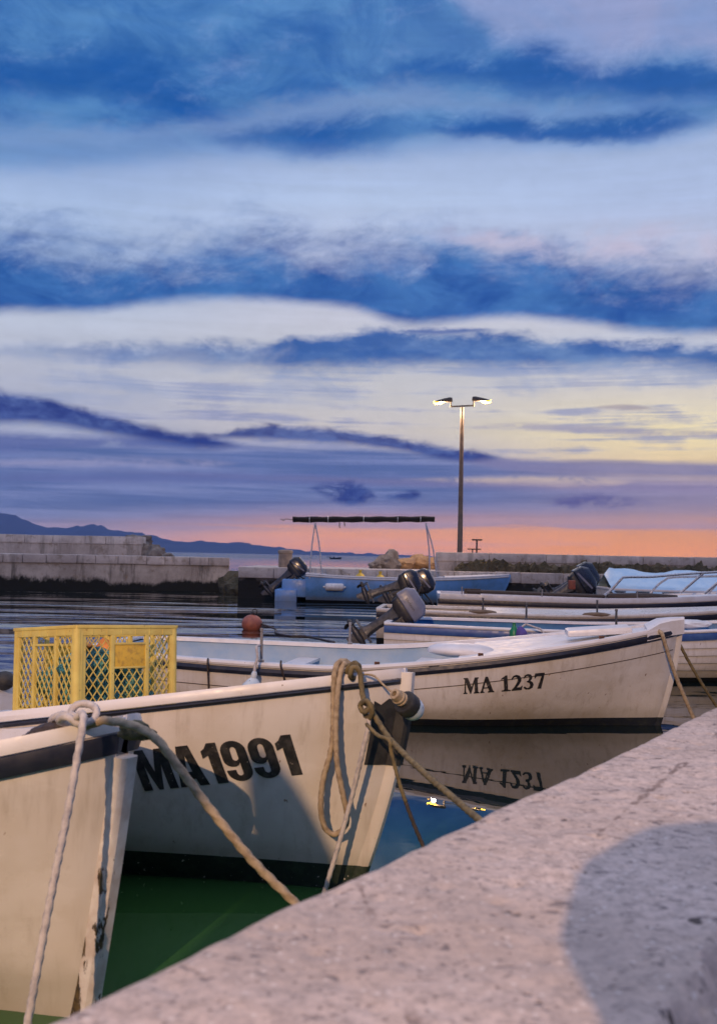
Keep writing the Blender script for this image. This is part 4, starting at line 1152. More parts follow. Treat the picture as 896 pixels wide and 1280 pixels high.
# black stem guard with a ragged upper edge
mb = MB()
for side in (-1, 1):
    rows = []
    a = [solve(b91, h91, px, py) for px, py in ((470, 876), (481, 881), (488, 873), (497, 877))]
    zt = [p_[1] for p_ in a]; zb = solve(b91, h91, 470, 956)[1]
    for k, (x0) in enumerate((-.08, -.055, -.03, -.004)):
        rows.append([on_hull(h91, min(h91.xs(lerp(zb, zt[k], q / 8)), x0 + h91.xs(lerp(zb, zt[k], q / 8))), lerp(zb, zt[k], q / 8), side, .006) for q in range(9)])
    mb.grid(rows, True)
rows = []
for q in range(9):
    z = lerp(solve(b91, h91, 470, 956)[1], solve(b91, h91, 497, 877)[1], q / 8); x = h91.xs(z)
    rows.append([Vector((x + a_, b_, z)) for a_, b_ in ((-.02, -.042), (.045, -.037), (.058, -.02), (.058, .02), (.045, .037), (-.02, .042))])
mb.grid(rows, True); mb.build('stem_guard', M['black'], b91)
part_box(b91, 'engine_box', M['innerwhite'], (-2.25, .0, .36), (1.15, 1.0, .50), None, .02)
part_box(b91, 'aft_locker', M['deckwhite'], (-3.55, .55, .44), (.8, .5, .62), None, .03)
mb = MB(); mb.blob((0, 0, 0), (.07, .07, .065), 2, .03, 1, 3)
fb = mb.build('ball_fender', M['black'], loc=P(6, 851, 6.75)); tag(fb, 'small black ball fender beside the left edge of the yellow crate', 'fender')

# ---------- the nearest boat
hA = Hull(4.6, 1.75, 0.985, 0.60, 0.62, rake=.15, rp=1.15, sp=2.1, smid=.6, band=-.06, pn=2.5, pm=.78, w0=.03)
bA = boat('open_boat', 'cream boat with peeling stem post nearest the quay', (156, 922), 3.45, -30, hA,
          ('cream', 'boot', 'deckwhite', 'strake', 'innerwhite', 'deckwhite', 'stem'), deck=.10, camber=.02, gun=(.10, .055), strake=(-.075, -.004), strake_w=.022, thwarts=(.35, .7), stem_w=.045, stem_head=-.085)

# ---------- blue boat, clinker planks
hD = Hull(6.3, 2.0, 0.84, 0.62, 0.64, rake=.3, sp=1.6, band=.06, tk=.25)
bD = boat('open_boat', 'lapstrake boat with blue inside, third boat from the quay front', (0, 0), 1, 0, hD, ('white', 'boot', 'deckwhite', 'strakeblue', 'innerblue', 'innerblue'),
          clinker=6, deck=.12, gun=(.09, .04), strake=(-.10, -.004))
bD.location = (.50 + 6.3 * math.cos(R(8)), 14.8 - 6.3 * math.sin(R(8)), 0); bD.rotation_euler = (0, 0, R(-8))
thole(bD, hD, .50, -1, .26, 'leggrey'); thole(bD, hD, .68, 1, .24, 'leggrey')
mb = MB(); mb.blob((0, 0, 0), (.36, .2, .07), 8, .2, 1.2, 3); mb.build('deck_pad', M['whiteplastic'], bD, loc=(-2.0, .4, .70))

# ---------- cream boat behind it
hE = Hull(7.2, 2.1, 0.80, 0.575, 0.60, rake=.35, sp=1.6, band=.10, tk=.25)
bE = boat('open_boat', 'cream decked boat with thole pins on dark pads', (0, 0), 1, 0, hE, ('cream', 'boot', 'cream', 'strake', 'cream', 'cream'), deck=.72, camber=.05, gun=(.12, .05), strake=(-.11, -.015), strake_w=.03, thwarts=())
bE.location = (.45 + 7.2 * math.cos(R(6)), 19.2 - 7.2 * math.sin(R(6)), 0); bE.rotation_euler = (0, 0, R(-6))
for u, s_ in ((.73, -1), (.45, -1)):
    thole(bE, hE, u, s_, .24, 'leggrey', 'wood')

# ---------- white boat with rail
hF = Hull(8.2, 2.3, 0.85, 0.60, 0.62, rake=.4, sp=1.6, band=.12, tk=.2)
bF = boat('open_boat', 'white boat with a long oar and tubular steel bow rail', (0, 0), 1, 0, hF, ('cream', 'boot', 'deckwhite', 'strake', 'innerwhite', 'deckwhite'), deck=.5, camber=.05, gun=(.10, .12), strake=(-.12, -.015), strake_w=.03, thwarts=(.7, .85))
bF.location = (2.0 + 8.2 * math.cos(R(4)), 24.9 - 8.2 * math.sin(R(4)), 0); bF.rotation_euler = (0, 0, R(-4))
for u in (.93, .70, .43):
    thole(bF, hF, u, -1, .22, 'galv')
bpy.context.view_layer.update()
def in_boat(root, px, py, d):
    return root.matrix_world.inverted() @ P(px, py, d)
mb = MB()
for dd, o_ in ((23.6, 0), (24.9, 1)):
    pts = [(755, 744), (764, 737), (776, 724), (782, 721.5), (815, 721), (850, 718), (900, 715), (960, 713)] if not o_ else [(812, 742), (822, 731), (832, 724), (842, 721.5), (900, 720), (950, 719)]
    mb.tube(spline([in_boat(bF, a_, b_, dd) for a_, b_ in pts], .1), .030, 8)
    for (ax, ay), (bx_, by_) in ([((850, 741), (878, 717)), ((880, 742), (904, 722))] if not o_ else [((885, 741), (905, 720))]):
        mb.tube([in_boat(bF, ax, ay, dd), in_boat(bF, bx_, by_, dd)], .030, 8)
mb.build('bow_rail', M['steel'], bF)
a_ = P(583, 739, 24.2); b_ = P(756, 745.5, 24.0)
mb = MB(); d_ = b_ - a_; mb.tube([(0, 0, 0), d_ * .9, d_], lambda t_: .045, 10); mb.bar(d_ * -.02, d_ * .10, .03, .13)
tag(mb.build('oar', M['darkwood'], loc=a_), 'long dark wooden oar lying along the white railed boat', 'oar')
a_ = P(757, 745, 23.9); b_ = P(846, 747, 23.7); d_ = b_ - a_
mb = MB(); mb.tube([d_ * (k / 8) for k in range(9)], lambda t_: .06 + .03 * math.sin(PI * t_), 10)
tag(mb.build('rolled_awning', M['darkwood'], loc=a_), 'dark rolled awning lying on deck under the bow rail', 'awning')
p = P(714, 731, 26.5)
part = MB(); part.box((0, 0, 0), (.17, .18, .24), None, .02)
tag(part.build('fuel_box', M['redbox'], loc=p), 'small rust red box beside the black outboards at right', 'box')

# ---------- boat under a tarpaulin
hG = Hull(7.0, 2.3, 1.0, .74, .76, rake=.4, sp=1.6, band=.12, tk=.2)
bG = boat('covered_boat', 'boat under a pale blue tarpaulin at the far right', (0, 0), 1, 0, hG, ('white', 'boot', 'deckwhite', 'strake', 'innerwhite', 'deckwhite'), deck=.3, gun=(.10, .06), thwarts=())
bG.location = (7.3 + 7.0, 29.6, 0); bG.rotation_euler = (0, 0, R(-2))
bpy.context.view_layer.update()
mb = MB(); rows = []
for i in range(41):
    u = .995 - i / 40 * .86; S = hG.sheer(u); row = []
    for k in range(25):
        r = -1 + k / 12; x = hG.x(u, S); y = r * (hG.half(u, S) + .05)
        ridge = 1.36 + .06 * math.sin(i * .45) - .05 * abs(math.sin(i * PI / 13))
        z = lerp(S + .06, ridge, (1 - abs(r) ** 1.15))
        z += .05 * noise.noise(Vector((x * 1.1, y * 3.0 + x * 1.4, 3))) * (1.2 - abs(r)) + .022 * noise.noise(Vector((x * 4, y * 5, 9)))
        if abs(r) == 1: z = S - .10 - .05 * math.sin(i * 1.3)
        if i == 0: z = lerp(z, S + .1, .35)
        row.append(Vector((x, y, z)))
    rows.append(row)
mb.grid(rows, True)
o = mb.build('tarpaulin', M['tarp'], loc=bG.location, auto=0); o.rotation_euler = bG.rotation_euler
tag(o, 'crumpled pale blue tarpaulin stretched over the rightmost boat', 'tarpaulin')

# ---------- pale blue boat with folded sun canopy
hH = Hull(7.0, 2.1, 1.02, .84, .92, rake=.5, sp=1.7, band=.06, tk=.2, pn=2.2)
bH = boat('canopy_boat', 'pale blue boat with folded black canopy on thin hoops', (0, 0), 1, 0, hH, ('paleblue', 'boot', 'deckwhite', 'deckwhite', 'innerpale', 'deckwhite'), deck=.32, camber=.05, gun=(.10, .05), strake=(-.06, -.01), thwarts=(.6, .75))
sx, sy = P(384, 740, 35.0).x, 35.0
bH.location = (sx + 7.0, sy - .2, 0); bH.rotation_euler = (0, 0, R(-1.5))
bpy.context.view_layer.update()
mb = MB(); mb.box((0, 0, .44), (.95, 1.55, .60), None, .03); mb.build('engine_well', M['paleblue'], bH, loc=(-7.35, .1, 0))
mb = MB(); mb.box((0, 0, .16), (.75, 1.7, .46), None, .03); mb.build('swim_platform', M['paleblue'], bH, loc=(-7.68, .1, 0))
inv = bH.matrix_world.inverted()
mb = MB()
a_, b_ = inv @ P(366, 650, 34.6), inv @ P(543, 649.5, 34.6)
for k, (dy, dz, r_) in enumerate(((0, 0, .085), (.14, .03, .075), (-.10, .05, .06))):
    n_ = 24
    mb.tube([(a_ + (b_ - a_) * (q / n_)) + Vector((0, dy, dz + .012 * math.sin(q * 1.7 + k))) for q in range(n_ + 1)], r_, 10)
mb.build('folded_canopy', M['canopy'], bH)
for q in (.12, .25, .5, .74, .9):
    c = a_ + (b_ - a_) * q
    mb = MB(); mb.tube([c + Vector((0, math.cos(t_) * .20 + .02, math.sin(t_) * .11 + .02)) for t_ in [k * PI / 6 for k in range(12)]], .012, 6, closed=True)
    mb.build('canopy_strap', M['whiteplastic'], bH)
mb = MB(); mb.tube(spline([a_ + Vector((.0, 0, 0)), a_ + Vector((-.25, 0, .03)), a_ + Vector((-.33, 0, -.04)), a_ + Vector((-.36, 0, .03)), a_ + Vector((-.42, 0, .0))], .04), .012, 6)
mb.build('loose_cord', M['darkmetal'], bH)
c = a_ + (b_ - a_) * .33
mb = MB(); mb.tube([c, c + Vector((.0, 0, -.25)), c + Vector((.04, 0, -.28))], .016, 6); mb.build('hook', M['darkmetal'], bH)
mb = MB(); mb.tube([c + Vector((.16, 0, 0)), c + Vector((.18, 0, -.22))], .016, 6); mb.build('hook', M['darkmetal'], bH)
for (tx, ty), feet in (((394, 655), ((387, 716), (402, 716))), ((532, 655), ((537, 716), (546, 716)))):
    for dd in (34.1, 35.4):
        for fx, fy in feet:
            mb = MB(); mb.tube(spline([inv @ P(tx, ty - 1, 34.6), inv @ P(lerp(tx, fx, .55) + (1.2 if fx > tx else -.6), lerp(ty, fy, .5), (34.6 + dd) / 2), inv @ P(fx, fy + 7, dd)], .2), .024, 6)
            mb.build('canopy_hoop', M['steel'], bH)
mb = MB()
def capsule(mb, L, r, M_=None):
    pr = [(r * .25, -L / 2 - .05), (r * .3, -L / 2 - .01)] + [(r * math.sin(t_), -L / 2 + r * .6 - r * .6 * math.cos(t_)) for t_ in [k * PI / 12 for k in range(1, 7)]]
    pr += [(a, -b) for a, b in pr[::-1]]
    mb.lathe(pr, 16, M_)
capsule(mb, .66, .13, Matrix.Rotation(PI / 2, 4, 'Y'))
tag(mb.build('fender', M['whiteplastic'], loc=P(418, 734, 33.75)), 'white cylindrical fender hanging flat on the pale blue hull', 'fender', 'boat fenders')
for px, py, s_, lb in ((450, 718, .22, 'left yellow bottle on the pale blue boat'), (475, 720, .20, 'right yellow bottle on the pale blue boat')):
    p = P(px, py + 8, 34.6)
    mb = MB(); mb.lathe([(.16, 0), (.18, .05), (.17, .16), (.10, .24), (.05, .27), (.05, .34), (.06, .34), (.06, .38)], 12)
    tag(mb.build('yellow_jug', M['yellowplain'], loc=p), lb.replace('bottle on', 'plastic jug standing on deck of'), 'jug', 'yellow jugs')

# ------------------------------------------------------------------ outboard motors
def outboard(label, p, heading, tilt, mc, s=1.0, leg=.62, text=False):
    """Upright frame: pivot at the origin, leg down -z, bow +x; then tipped up about y."""
    root = empty('outboard_motor', p, (0, R(tilt), R(heading))); root.scale = (s, s, s)
    tag(root, label, 'outboard motor', 'outboard motors tilted up out of the water')
    def sect(z, x0, x1, w, ch=.3):
        pts = []
        cx, hx = (x0 + x1) / 2, (x1 - x0) / 2
        for k in range(16):
            a = 2 * PI * k / 16
            e = .30
            pts.append(Vector((cx + hx * math.copysign(abs(math.cos(a)) ** e, math.cos(a)), w * math.copysign(abs(math.sin(a)) ** e, math.sin(a)), z)))
        return pts
    mb = MB(); mb.loft([sect(z, *q) for z, *q in ((.20, -.375, .185, .160), (.215, -.385, .195, .170), (.38, -.375, .18, .165), (.40, -.365, .17, .160), (.475, -.30, .07, .120), (.49, -.28, .04, .10))], smooth=True)
    cw = mb.build('cowl', M[mc], root, 28)
    mb = MB(); mb.box((-.372, 0, .31), (.012, .16, .07), None, .004); mb.build('vent', M['darkmetal'], cw)
    if not text:
        for y_ in (-.1685, .1685):
            mb = MB(); mb.bar((-.30, y_, .25), (.10, y_ * .985, .345), .004, .035, (0, 0, 1)); mb.build('decal', M['cowlgrey'], cw)
    for k_, (yy, zz) in enumerate(((.05, .10), (-.04, .12))):
        mb = MB(); mb.tube(spline([(.13, yy, zz), (.26, yy * 1.6, zz - .05), (.42, yy * 2.4, zz + .0), (.58, yy * 3, zz - .16)], .03), .010, 6); mb.build('cable', M['black'], root)
    mb = MB(); mb.loft([sect(z, *q) for z, *q in ((.02, -.24, .06, .10), (.08, -.33, .13, .14), (.19, -.355, .165, .15), (.199, -.35, .16, .145))]); mb.build('cowl_base', M['darkmetal'], root, 40)
    if text:
        cu = bpy.data.curves.new('lettering', 'FONT'); cu.body = 'YAMAHA'; cu.size = .062; cu.align_x = 'CENTER'; cu.align_y = 'CENTER'
        tmp = bpy.data.objects.new('lettering', cu); col.objects.link(tmp)
        me = bpy.data.meshes.new_from_object(tmp.evaluated_get(bpy.context.evaluated_depsgraph_get())); bpy.data.objects.remove(tmp)
        me.materials.append(M['leggrey'])
        lo = bpy.data.objects.new('lettering', me); col.objects.link(lo); lo.parent = cw
        lo.location = (-.10, -.1725, .30); lo.rotation_euler = (R(90), 0, 0)
    mb = MB(); mb.loft([[Vector((x, y * w, z)) for x, y in ((x0, -.6), (x0 + .03, -1), (x1 - .05, -1), (x1, 0), (x1 - .05, 1), (x0 + .03, 1), (x0, .6))] for z, x0, x1, w in
        ((.05, -.24, .02, .075), (-.1, -.22, -.02, .06), (-.35, -.21, -.05, .05), (-leg + .12, -.22, -.04, .045), (-leg + .05, -.26, -.02, .05))]); mb.build('leg', M['leggrey'], root, 40)
    mb = MB(); mb.box((-.16, 0, -leg + .05), (.46, .20, .018), None, .006)
    mb.lathe([(.012, -.20), (.04, -.15), (.062, -.05), (.06, .12), (.045, .18), (.05, .20)], 14, Matrix.Translation((-.13, 0, -leg - .07)) @ Matrix.Rotation(-PI / 2, 4, 'Y'))
    mb.loft([[Vector((x, y * .02, z)) for x, y in ((x0, 0), (x0 + .05, -1), (x1, -.6), (x1, .6), (x0 + .05, 1))] for z, x0, x1 in ((-leg + .04, -.22, -.03), (-leg - .1, -.24, -.02), (-leg - .27, -.23, -.14))]); mb.build('gearcase', M['leggrey'], root, 40)
    mb = MB(); mb.lathe([(.045, 0), (.05, .05), (.03, .12), (.005, .14)], 12, Matrix.Translation((-.335, 0, -leg - .07)) @ Matrix.Rotation(-PI / 2, 4, 'Y'))
    for k in range(3):
        A = Matrix.Translation((-.39, 0, -leg - .07)) @ Matrix.Rotation(k * 2 * PI / 3 + .4, 4, 'X') @ Matrix.Rotation(.5, 4, 'Z')
        pl = [(.03, -.03), (.06, -.07), (.11, -.075), (.14, -.02), (.135, .04), (.09, .065), (.04, .04)]
        mb.add([A @ Vector((x_, y_, z_)) for x_ in (-.005, .005) for z_, y_ in pl], [tuple(range(7)), tuple(range(7, 14))] + [(i, (i + 1) % 7, 7 + (i + 1) % 7, 7 + i) for i in range(7)])
    mb.build('propeller', M['darkmetal'], root, 40)
    mb = MB()
    for y_ in (-.11, .11):
        mb.box((.03, y_, -.04), (.08, .025, .30), None, .008); mb.box((.08, y_, .04), (.16, .03, .05), None, .008)
    mb.tube([(.0, -.14, .06), (.0, .14, .06)], .022, 8); mb.box((-.03, 0, -.22), (.05, .22, .05), None, .01)
    mb.build('clamp_bracket', M['darkmetal'], root, 40)
    mb = MB(); mb.tube([(.12, .02, .14), (.34, .03, .20), (.52, .03, .21)], lambda t_: .018 + .008 * (t_ > .6), 8); mb.build('tiller', M['darkmetal'], root, 40)
    return root
outboard('tilted grey cowled outboard on the stern of the blue inside boat', P(499, 774, 14.55), -8, 55, 'cowlgrey', .87, .66, True)
outboard('black outboard with leg reaching left behind the grey one', P(500, 738, 19.3), -6, 70, 'cowlblack', .86, .70)
outboard('glossy black outboard just right of the other black cowl', P(519, 738, 22.8), -10, 62, 'cowlblack', 1.0, .6)
outboard('dark outboard tilted on the stern of the canopy boat', P(366, 720, 35.0), -2, 48, 'cowlblack', 1.25, .72)
outboard('glossy black outboard beside the tarpaulin, the front one', P(716, 741, 28.4), -4, 58, 'cowlblack', 1.45, .55)
outboard('black outboard half hidden behind another beside the tarpaulin', P(722, 733, 31.5), -4, 58, 'cowlblack', 1.5, .55)
# ------------------------------------------------------------------ things lying about
def build_crate():
    W, D_, H = .64, .67, .485
    c = P(94, 897, 5.35); 
    rot = (Matrix.Rotation(R(-2.2), 3, 'Y') @ Matrix.Rotation(R(-5.2), 3, 'X') @ Matrix.Rotation(R(46), 3, 'Z')).to_euler()
    root = empty('fish_crate', (c.x, c.y, c.z), rot)
    tag(root, 'yellow plastic lattice crate full of teal fishing net', 'crate')
    # local: front (long) face along +x from the near corner, left face along +y... near corner at the origin
    t_ = .012
    fr, la = MB(), MB()
    def face(A, U, N, width, label):
        """A near corner at bottom, U along the face, N outward."""
        A, U, N = Vector(A), Vector(U), Vector(N)
        Z = Vector((0, 0, 1))
        Mx = Matrix((U, N * -1, Z)).transposed().to_4x4()
        def bx(mb, u0, u1, z0, z1, th, dn=0.0, bev=.003):
            cc = A + U * ((u0 + u1) / 2) + Z * ((z0 + z1) / 2) - N * dn
            mb.box(cc, (u1 - u0, th, z1 - z0), Mx, bev)
        e = .055
        bx(fr, 0, e, 0, H, .016); bx(fr, .022, .034, 0, H, .024)
        bx(fr, width - e * .7, width, 0, H, .016); bx(fr, width - .026, width - .014, 0, H, .024)
        bx(fr, e, width - e * .7, 0, .035, .018); bx(fr, 0.004, width - .004, H - .052, H - .012, .018, -.002); bx(fr, -.004, width + .004, H - .014, H + .004, .034)
        r1, r2 = e + (width - e * 1.7) * .30, e + (width - e * 1.7) * .71
        for r in (r1, r2):
            bx(fr, r - .012, r + .012, .034, H - .05, .022)
        for k in range(1, 7):
            u = width * k / 7; bx(fr, u - .004, u + .004, H - .052, H - .012, .026)
        bx(fr, r1 + .011, r2 - .011, H - .105, H - .092, .022)
        zt = H - .05
        bays = [(e, r1 - .012, .034, zt), (r2 + .012, width - e * .7, .034, zt)]
        if label:
            lb = MB(); bx(lb, r1 + .011, r2 - .011, H - .225, H - .104, .010); lb.build('label_plate', M['yellowlabel'], root)
            bx(fr, r1 + .011, r2 - .011, H - .235, H - .224, .02)
            bays.append((r1 + .012, r2 - .012, .034, H - .234))
        else:
            bays.append((r1 + .012, r2 - .012, .034, H - .104))
        pitch = .05
        for (u0, u1, z0, z1) in bays:
            w, h = u1 - u0, z1 - z0
            for sgn in (1, -1):
                k = -int((w + h) / pitch) - 1
                while k * pitch < w + h:
                    cc = k * pitch; k += 1
                    # line u = cc + sgn' * z*0.72 inside [0,w]x[0,h]
                    sl = .74 * sgn
                    pts = []
                    for z in (0, h):
                        u = cc + sl * z
                        if 0 <= u <= w: pts.append((u, z))
                    for u in (0, w):
                        z = (u - cc) / sl
                        if 0 < z < h: pts.append((u, z))
                    if len(pts) >= 2:
                        p0, p1 = pts[0], pts[-1]
                        if (Vector(p0) - Vector(p1)).length > .01:
                            q0 = A + U * (u0 + p0[0]) + Z * (z0 + p0[1]) - N * (.002 * sgn); q1 = A + U * (u0 + p1[0]) + Z * (z0 + p1[1]) - N * (.002 * sgn)
                            la.bar(q0, q1, .0042, .006, N)
    face((0, 0, 0), (1, 0, 0), (0, -1, 0), W, True)
    face((0, D_, 0), (0, -1, 0), (-1, 0, 0), D_, False)
    face((W, 0, 0), (0, 1, 0), (1, 0, 0), D_, False)
    face((W, D_, 0), (-1, 0, 0), (0, 1, 0), W, True)
    # rounded corner posts
    for x, y in ((0, 0), (W, 0), (0, D_), (W, D_)):
        fr.lathe([(.026, 0), (.026, H + .003)], 12, Matrix.Translation((x + (.012 if x == 0 else -.012), y + (.012 if y == 0 else -.012), 0)))
    fr.box((W / 2, D_ / 2, .008), (W - .03, D_ - .03, .012))
    fr.build('crate_frame', M['yellow'], root, 40); la.build('lattice', M['yellow'], root, 40)
    bpy.context.view_layer.update()
    W2 = root.matrix_world
    nb = MB(); rnd = random.Random(3)
    for k in range(26):
        x, y = rnd.uniform(.12, W - .12), rnd.uniform(.12, D_ - .12)
        z = rnd.uniform(.08, .26) + .06 * max(0, 1 - abs(x - .14) / .3)
        nb.blob((x, y, z), (rnd.uniform(.08, .12), rnd.uniform(.08, .12), rnd.uniform(.05, .10)), k, .5, 1.6, 3, fine=.12)
    nb.blob((W * .5, D_ * .5, .15), (.285, .295, .17), 77, .22, 2.2, 4, fine=.10)
    o = nb.build('fishing_net', M['net'], loc=W2.translation, auto=0); o.rotation_euler = root.rotation_euler
    tag(o, 'heap of teal and dark green fishing net inside the yellow crate', 'fishing net')
    for cc, dd, sd, lb in (((.16, .22, .37), (.045, .08, .03), 5, 'crumpled orange oilskin on the net in the near corner of the crate'), ((.45, .45, .33), (.05, .06, .09), 8, 'small orange oilskin glove pile at the far side inside the crate')):
        ob = MB(); ob.blob(cc, dd, sd, .4, 1.4, 3)
        o = ob.build('oilskin', M['orangecloth'], loc=W2.translation, auto=0); o.rotation_euler = root.rotation_euler
        tag(o, lb, 'oilskin')
build_crate()

# buoy in the harbour, with its chain of floats
p = G(315, 787, 0)
root = empty('mooring_buoy', (p.x, p.y, .06)); tag(root, 'faded orange ball buoy floating beyond the MA 1237 boat', 'buoy')
mb = MB(); mb.blob((0, 0, .06), (.22, .22, .20), 3, .03, 1, 3); mb.build('float', M['orange'], root)
mb = MB(); mb.tube([(.0, 0, .22), (.02, 0, .30)], .05, 8); mb.tube([(.05 + .05 * math.cos(a), 0, .32 + .05 * math.sin(a)) for a in [k * PI / 6 for k in range(12)]], .012, 6, closed=True); mb.build('lifting_eye', M['darkmetal'], root)
pts = [p + Vector((.05, 0, .16)), p + Vector((.5, -.3, .05)), G(345, 791, .012), G(362, 795, .012), G(385, 796, .012), G(418, 803, .01)]
rope('mooring_line', pts, .022, 'wetrope', 'dark knotted line floating from the orange buoy', 'rope', step=.08, n=8)

# line and fender hanging from the MA 1237 boat
S = h37.sheer(U_PIN)
tp = world(b37, (h37.x(U_PIN, S), -h37.half(U_PIN, S) - .03, S + .16))
q = P(318, 842, tp.y - .14)
rope('fender_line', [tp + Vector((0, .05, .05)), tp + Vector((-.02, -.06, .04)), P(322, 822, tp.y - .10), P(319, 832, tp.y - .12), q], .014, 'ropepale', 'pale line tied round the pin of the MA 1237 boat holding its fender', 'rope', 'lines on the MA 1237 boat', n=8)
mb = MB(); mb.lathe([(.02, .02), (.03, 0), (.028, -.04), (.05, -.06), (.10, -.12), (.125, -.20), (.115, -.28), (.06, -.33), (.01, -.345)], 18)
o = mb.build('fender', M['fender'], loc=q); o.rotation_euler = (R(4), R(8), 0)
tag(o, 'mottled blue and white teardrop fender on the MA 1237 boat side', 'fender', 'boat fenders')
for i, (px, py, py2) in enumerate(((262, 829, 866), (353, 832, 862))):
    x, z = solve(b37, h37, px, py)
    a = world(b37, on_hull(h37, x, z, -1, .05)); x2, z2 = solve(b37, h37, px + (0 if i == 0 else 6), py2)
    rope('hanging_line', [a + Vector((0, .02, .05)), a, world(b37, on_hull(h37, lerp(x, x2, .5), lerp(z, z2, .5), -1, .02)), world(b37, on_hull(h37, x2, z2, -1, .015))], .010, 'wetrope',
         ['thin dark line hanging down the hull just right of the crate', 'thin dark line hanging down the hull right of the teardrop fender'][i], 'rope', 'lines on the MA 1237 boat', n=6, strands=0)

# green bottle and purple cloth on the blue boat
p = P(642, 803, 12.2)
bp = bD.matrix_world
for nm, px, py, mt, lb in (('bottle', 642, 801, 'greenglass', 'small green bottle standing on the blue inside boat edge'), ):
    p = P(px, py, 13.25); mb = MB(); mb.lathe([(.055, 0), (.06, .02), (.06, .13), (.03, .18), (.022, .22), (.024, .24)], 12)
    tag(mb.build(nm, M[mt], loc=p), lb, 'bottle')
p = P(652, 800, 13.2); mb = MB(); mb.blob((0, 0, .04), (.08, .05, .13), 4, .3, 1.3, 3)
tag(mb.build('purple_cloth', M['purple'], loc=p), 'bunched purple cloth hanging next to the green bottle', 'cloth')
a = P(657, 780, 13.4)
rope('mooring_line', [a, a + Vector((-.10, -.05, -.08)), P(652, 800, 13.25)], .016, 'ropepale', 'pale line looping from a pin above the purple cloth', 'rope', 'lines on the blue inside boat', n=6)
rope('mooring_line', [a, P(668, 784, 13.3), P(677, 788, 13.2), P(682, 801, 13.1)], .014, 'ropepale', 'pale line draped right from the pin over the blue gunwale', 'rope', 'lines on the blue inside boat', n=6)

# ------------------------------------------------------------------ ropes of the MA 1237 boat
d_ = 9.6
rope('mooring_rope', [P(806, 791, 9.75), P(818, 789.5, 9.70), P(826, 791, 9.60), P(833, 812, 9.60), P(846, 850, 9.60), P(866, 897, 9.60), P(880, 930, 9.60), P(890, 960, 9.65)], .020, 'rope',
     'beige twisted rope hanging from the MA 1237 stem to the water', 'rope', 'mooring ropes', step=.03)
rope('mooring_rope', [P(847, 796, 9.85), P(848, 803, 9.85), P(862, 830, 9.90), P(880, 860, 9.95), P(897, 886, 10.00), P(925, 930, 10.05)], .016, 'ropedark',
     'olive rope running from under the MA 1237 stem head out of frame', 'rope', 'mooring ropes', step=.03)
def bow_knot(c, s, seed=1):
    rnd = random.Random(seed)
    return [c + Vector((rnd.uniform(-1, 1), rnd.uniform(-1, 1), rnd.uniform(-1, 1))) * s for _ in range(3)]

# ------------------------------------------------------------------ ropes of the MA1991 boat
# coil hung over the rail: both strands and the loop at the bottom lie close in front of the hull
def near(px, py, off):
    x, z = solve(b91, h91, px, py)
    return world(b91, on_hull(h91, x, z, -1, off))
dk = 4.72
coil = [P(447, 843, dk + .14), P(440, 832, dk + .08), P(428, 826, dk + .02), P(419, 836, dk - .03), P(417, 870, dk - .03), P(415, 930, dk - .04), P(404, 975, dk - .03), P(401, 1010, dk - .02), P(406, 1034, dk), P(417, 1043, dk + .01),
        P(429, 1036, dk - .01), P(434, 1020, dk - .03), P(428, 990, dk - .05), P(421, 950, dk - .06), P(420, 900, dk - .06), P(424, 850, dk - .04), P(430, 830, dk), P(440, 836, dk + .06), P(446, 845, dk + .1)]
rope('coiled_rope', coil, .0135, 'rope', 'beige rope hung in a long loop over the MA1991 bow rail', 'rope', 'ropes on the MA1991 bow', step=.012, n=12)
knot = [P(436, 850, dk + .06), P(434, 838, dk), P(442, 829, dk - .02), P(449, 834, dk + .02), P(446, 846, dk + .04), P(438, 846, dk - .03), P(441, 834, dk - .05), P(449, 838, dk - .04), P(452, 860, dk - .05), P(455, 876, dk - .07),
        P(462, 884, dk - .09), P(455, 890, dk - .12), P(450, 882, dk - .10), P(458, 876, dk - .13), P(465, 886, dk - .13), P(462, 897, dk - .10), P(456, 892, dk - .07), P(462, 886, dk - .06), P(470, 898, dk - .10),
        P(490, 927, 4.45), P(530, 966, 4.05), P(566, 997, 3.75), P(594, 1021, 3.5), P(625, 1047, 3.2)]
rope('mooring_rope', knot, .013, 'ropedark', 'knotted olive rope stretched from the MA1991 bow rail to the quay', 'rope', 'mooring ropes', step=.012, n=12)
rope('mooring_rope', [P(456, 893, dk - .07), P(461, 904, dk - .1), P(452, 945, dk - .09), P(440, 995, dk - .06), P(425, 1050, dk - .05), P(407, 1110, dk - .05), P(398, 1140, dk - .04)], .0115, 'ropepale', 'pale rope dropping from the MA1991 knot across the stem to the water', 'rope', 'mooring ropes', step=.012, n=12)
rope('mooring_rope', [P(458, 905, dk - .14), P(472, 919, 4.5), P(486, 925, 4.42), P(489, 940, 4.42), P(498, 975, 4.42), P(507, 1003, 4.42)], .009, 'ropedark', 'thin olive rope branching off the MA1991 mooring rope', 'rope', 'mooring ropes', step=.012, n=10)
rope('mooring_rope', [P(507, 1003, 4.42), P(517, 1030, 4.42), P(528, 1056, 4.42), P(540, 1085, 4.42), P(552, 1115, 4.42)], .009, 'wetrope', 'wet dark end of rope going down into the water', 'rope', 'mooring ropes', step=.012, n=10)
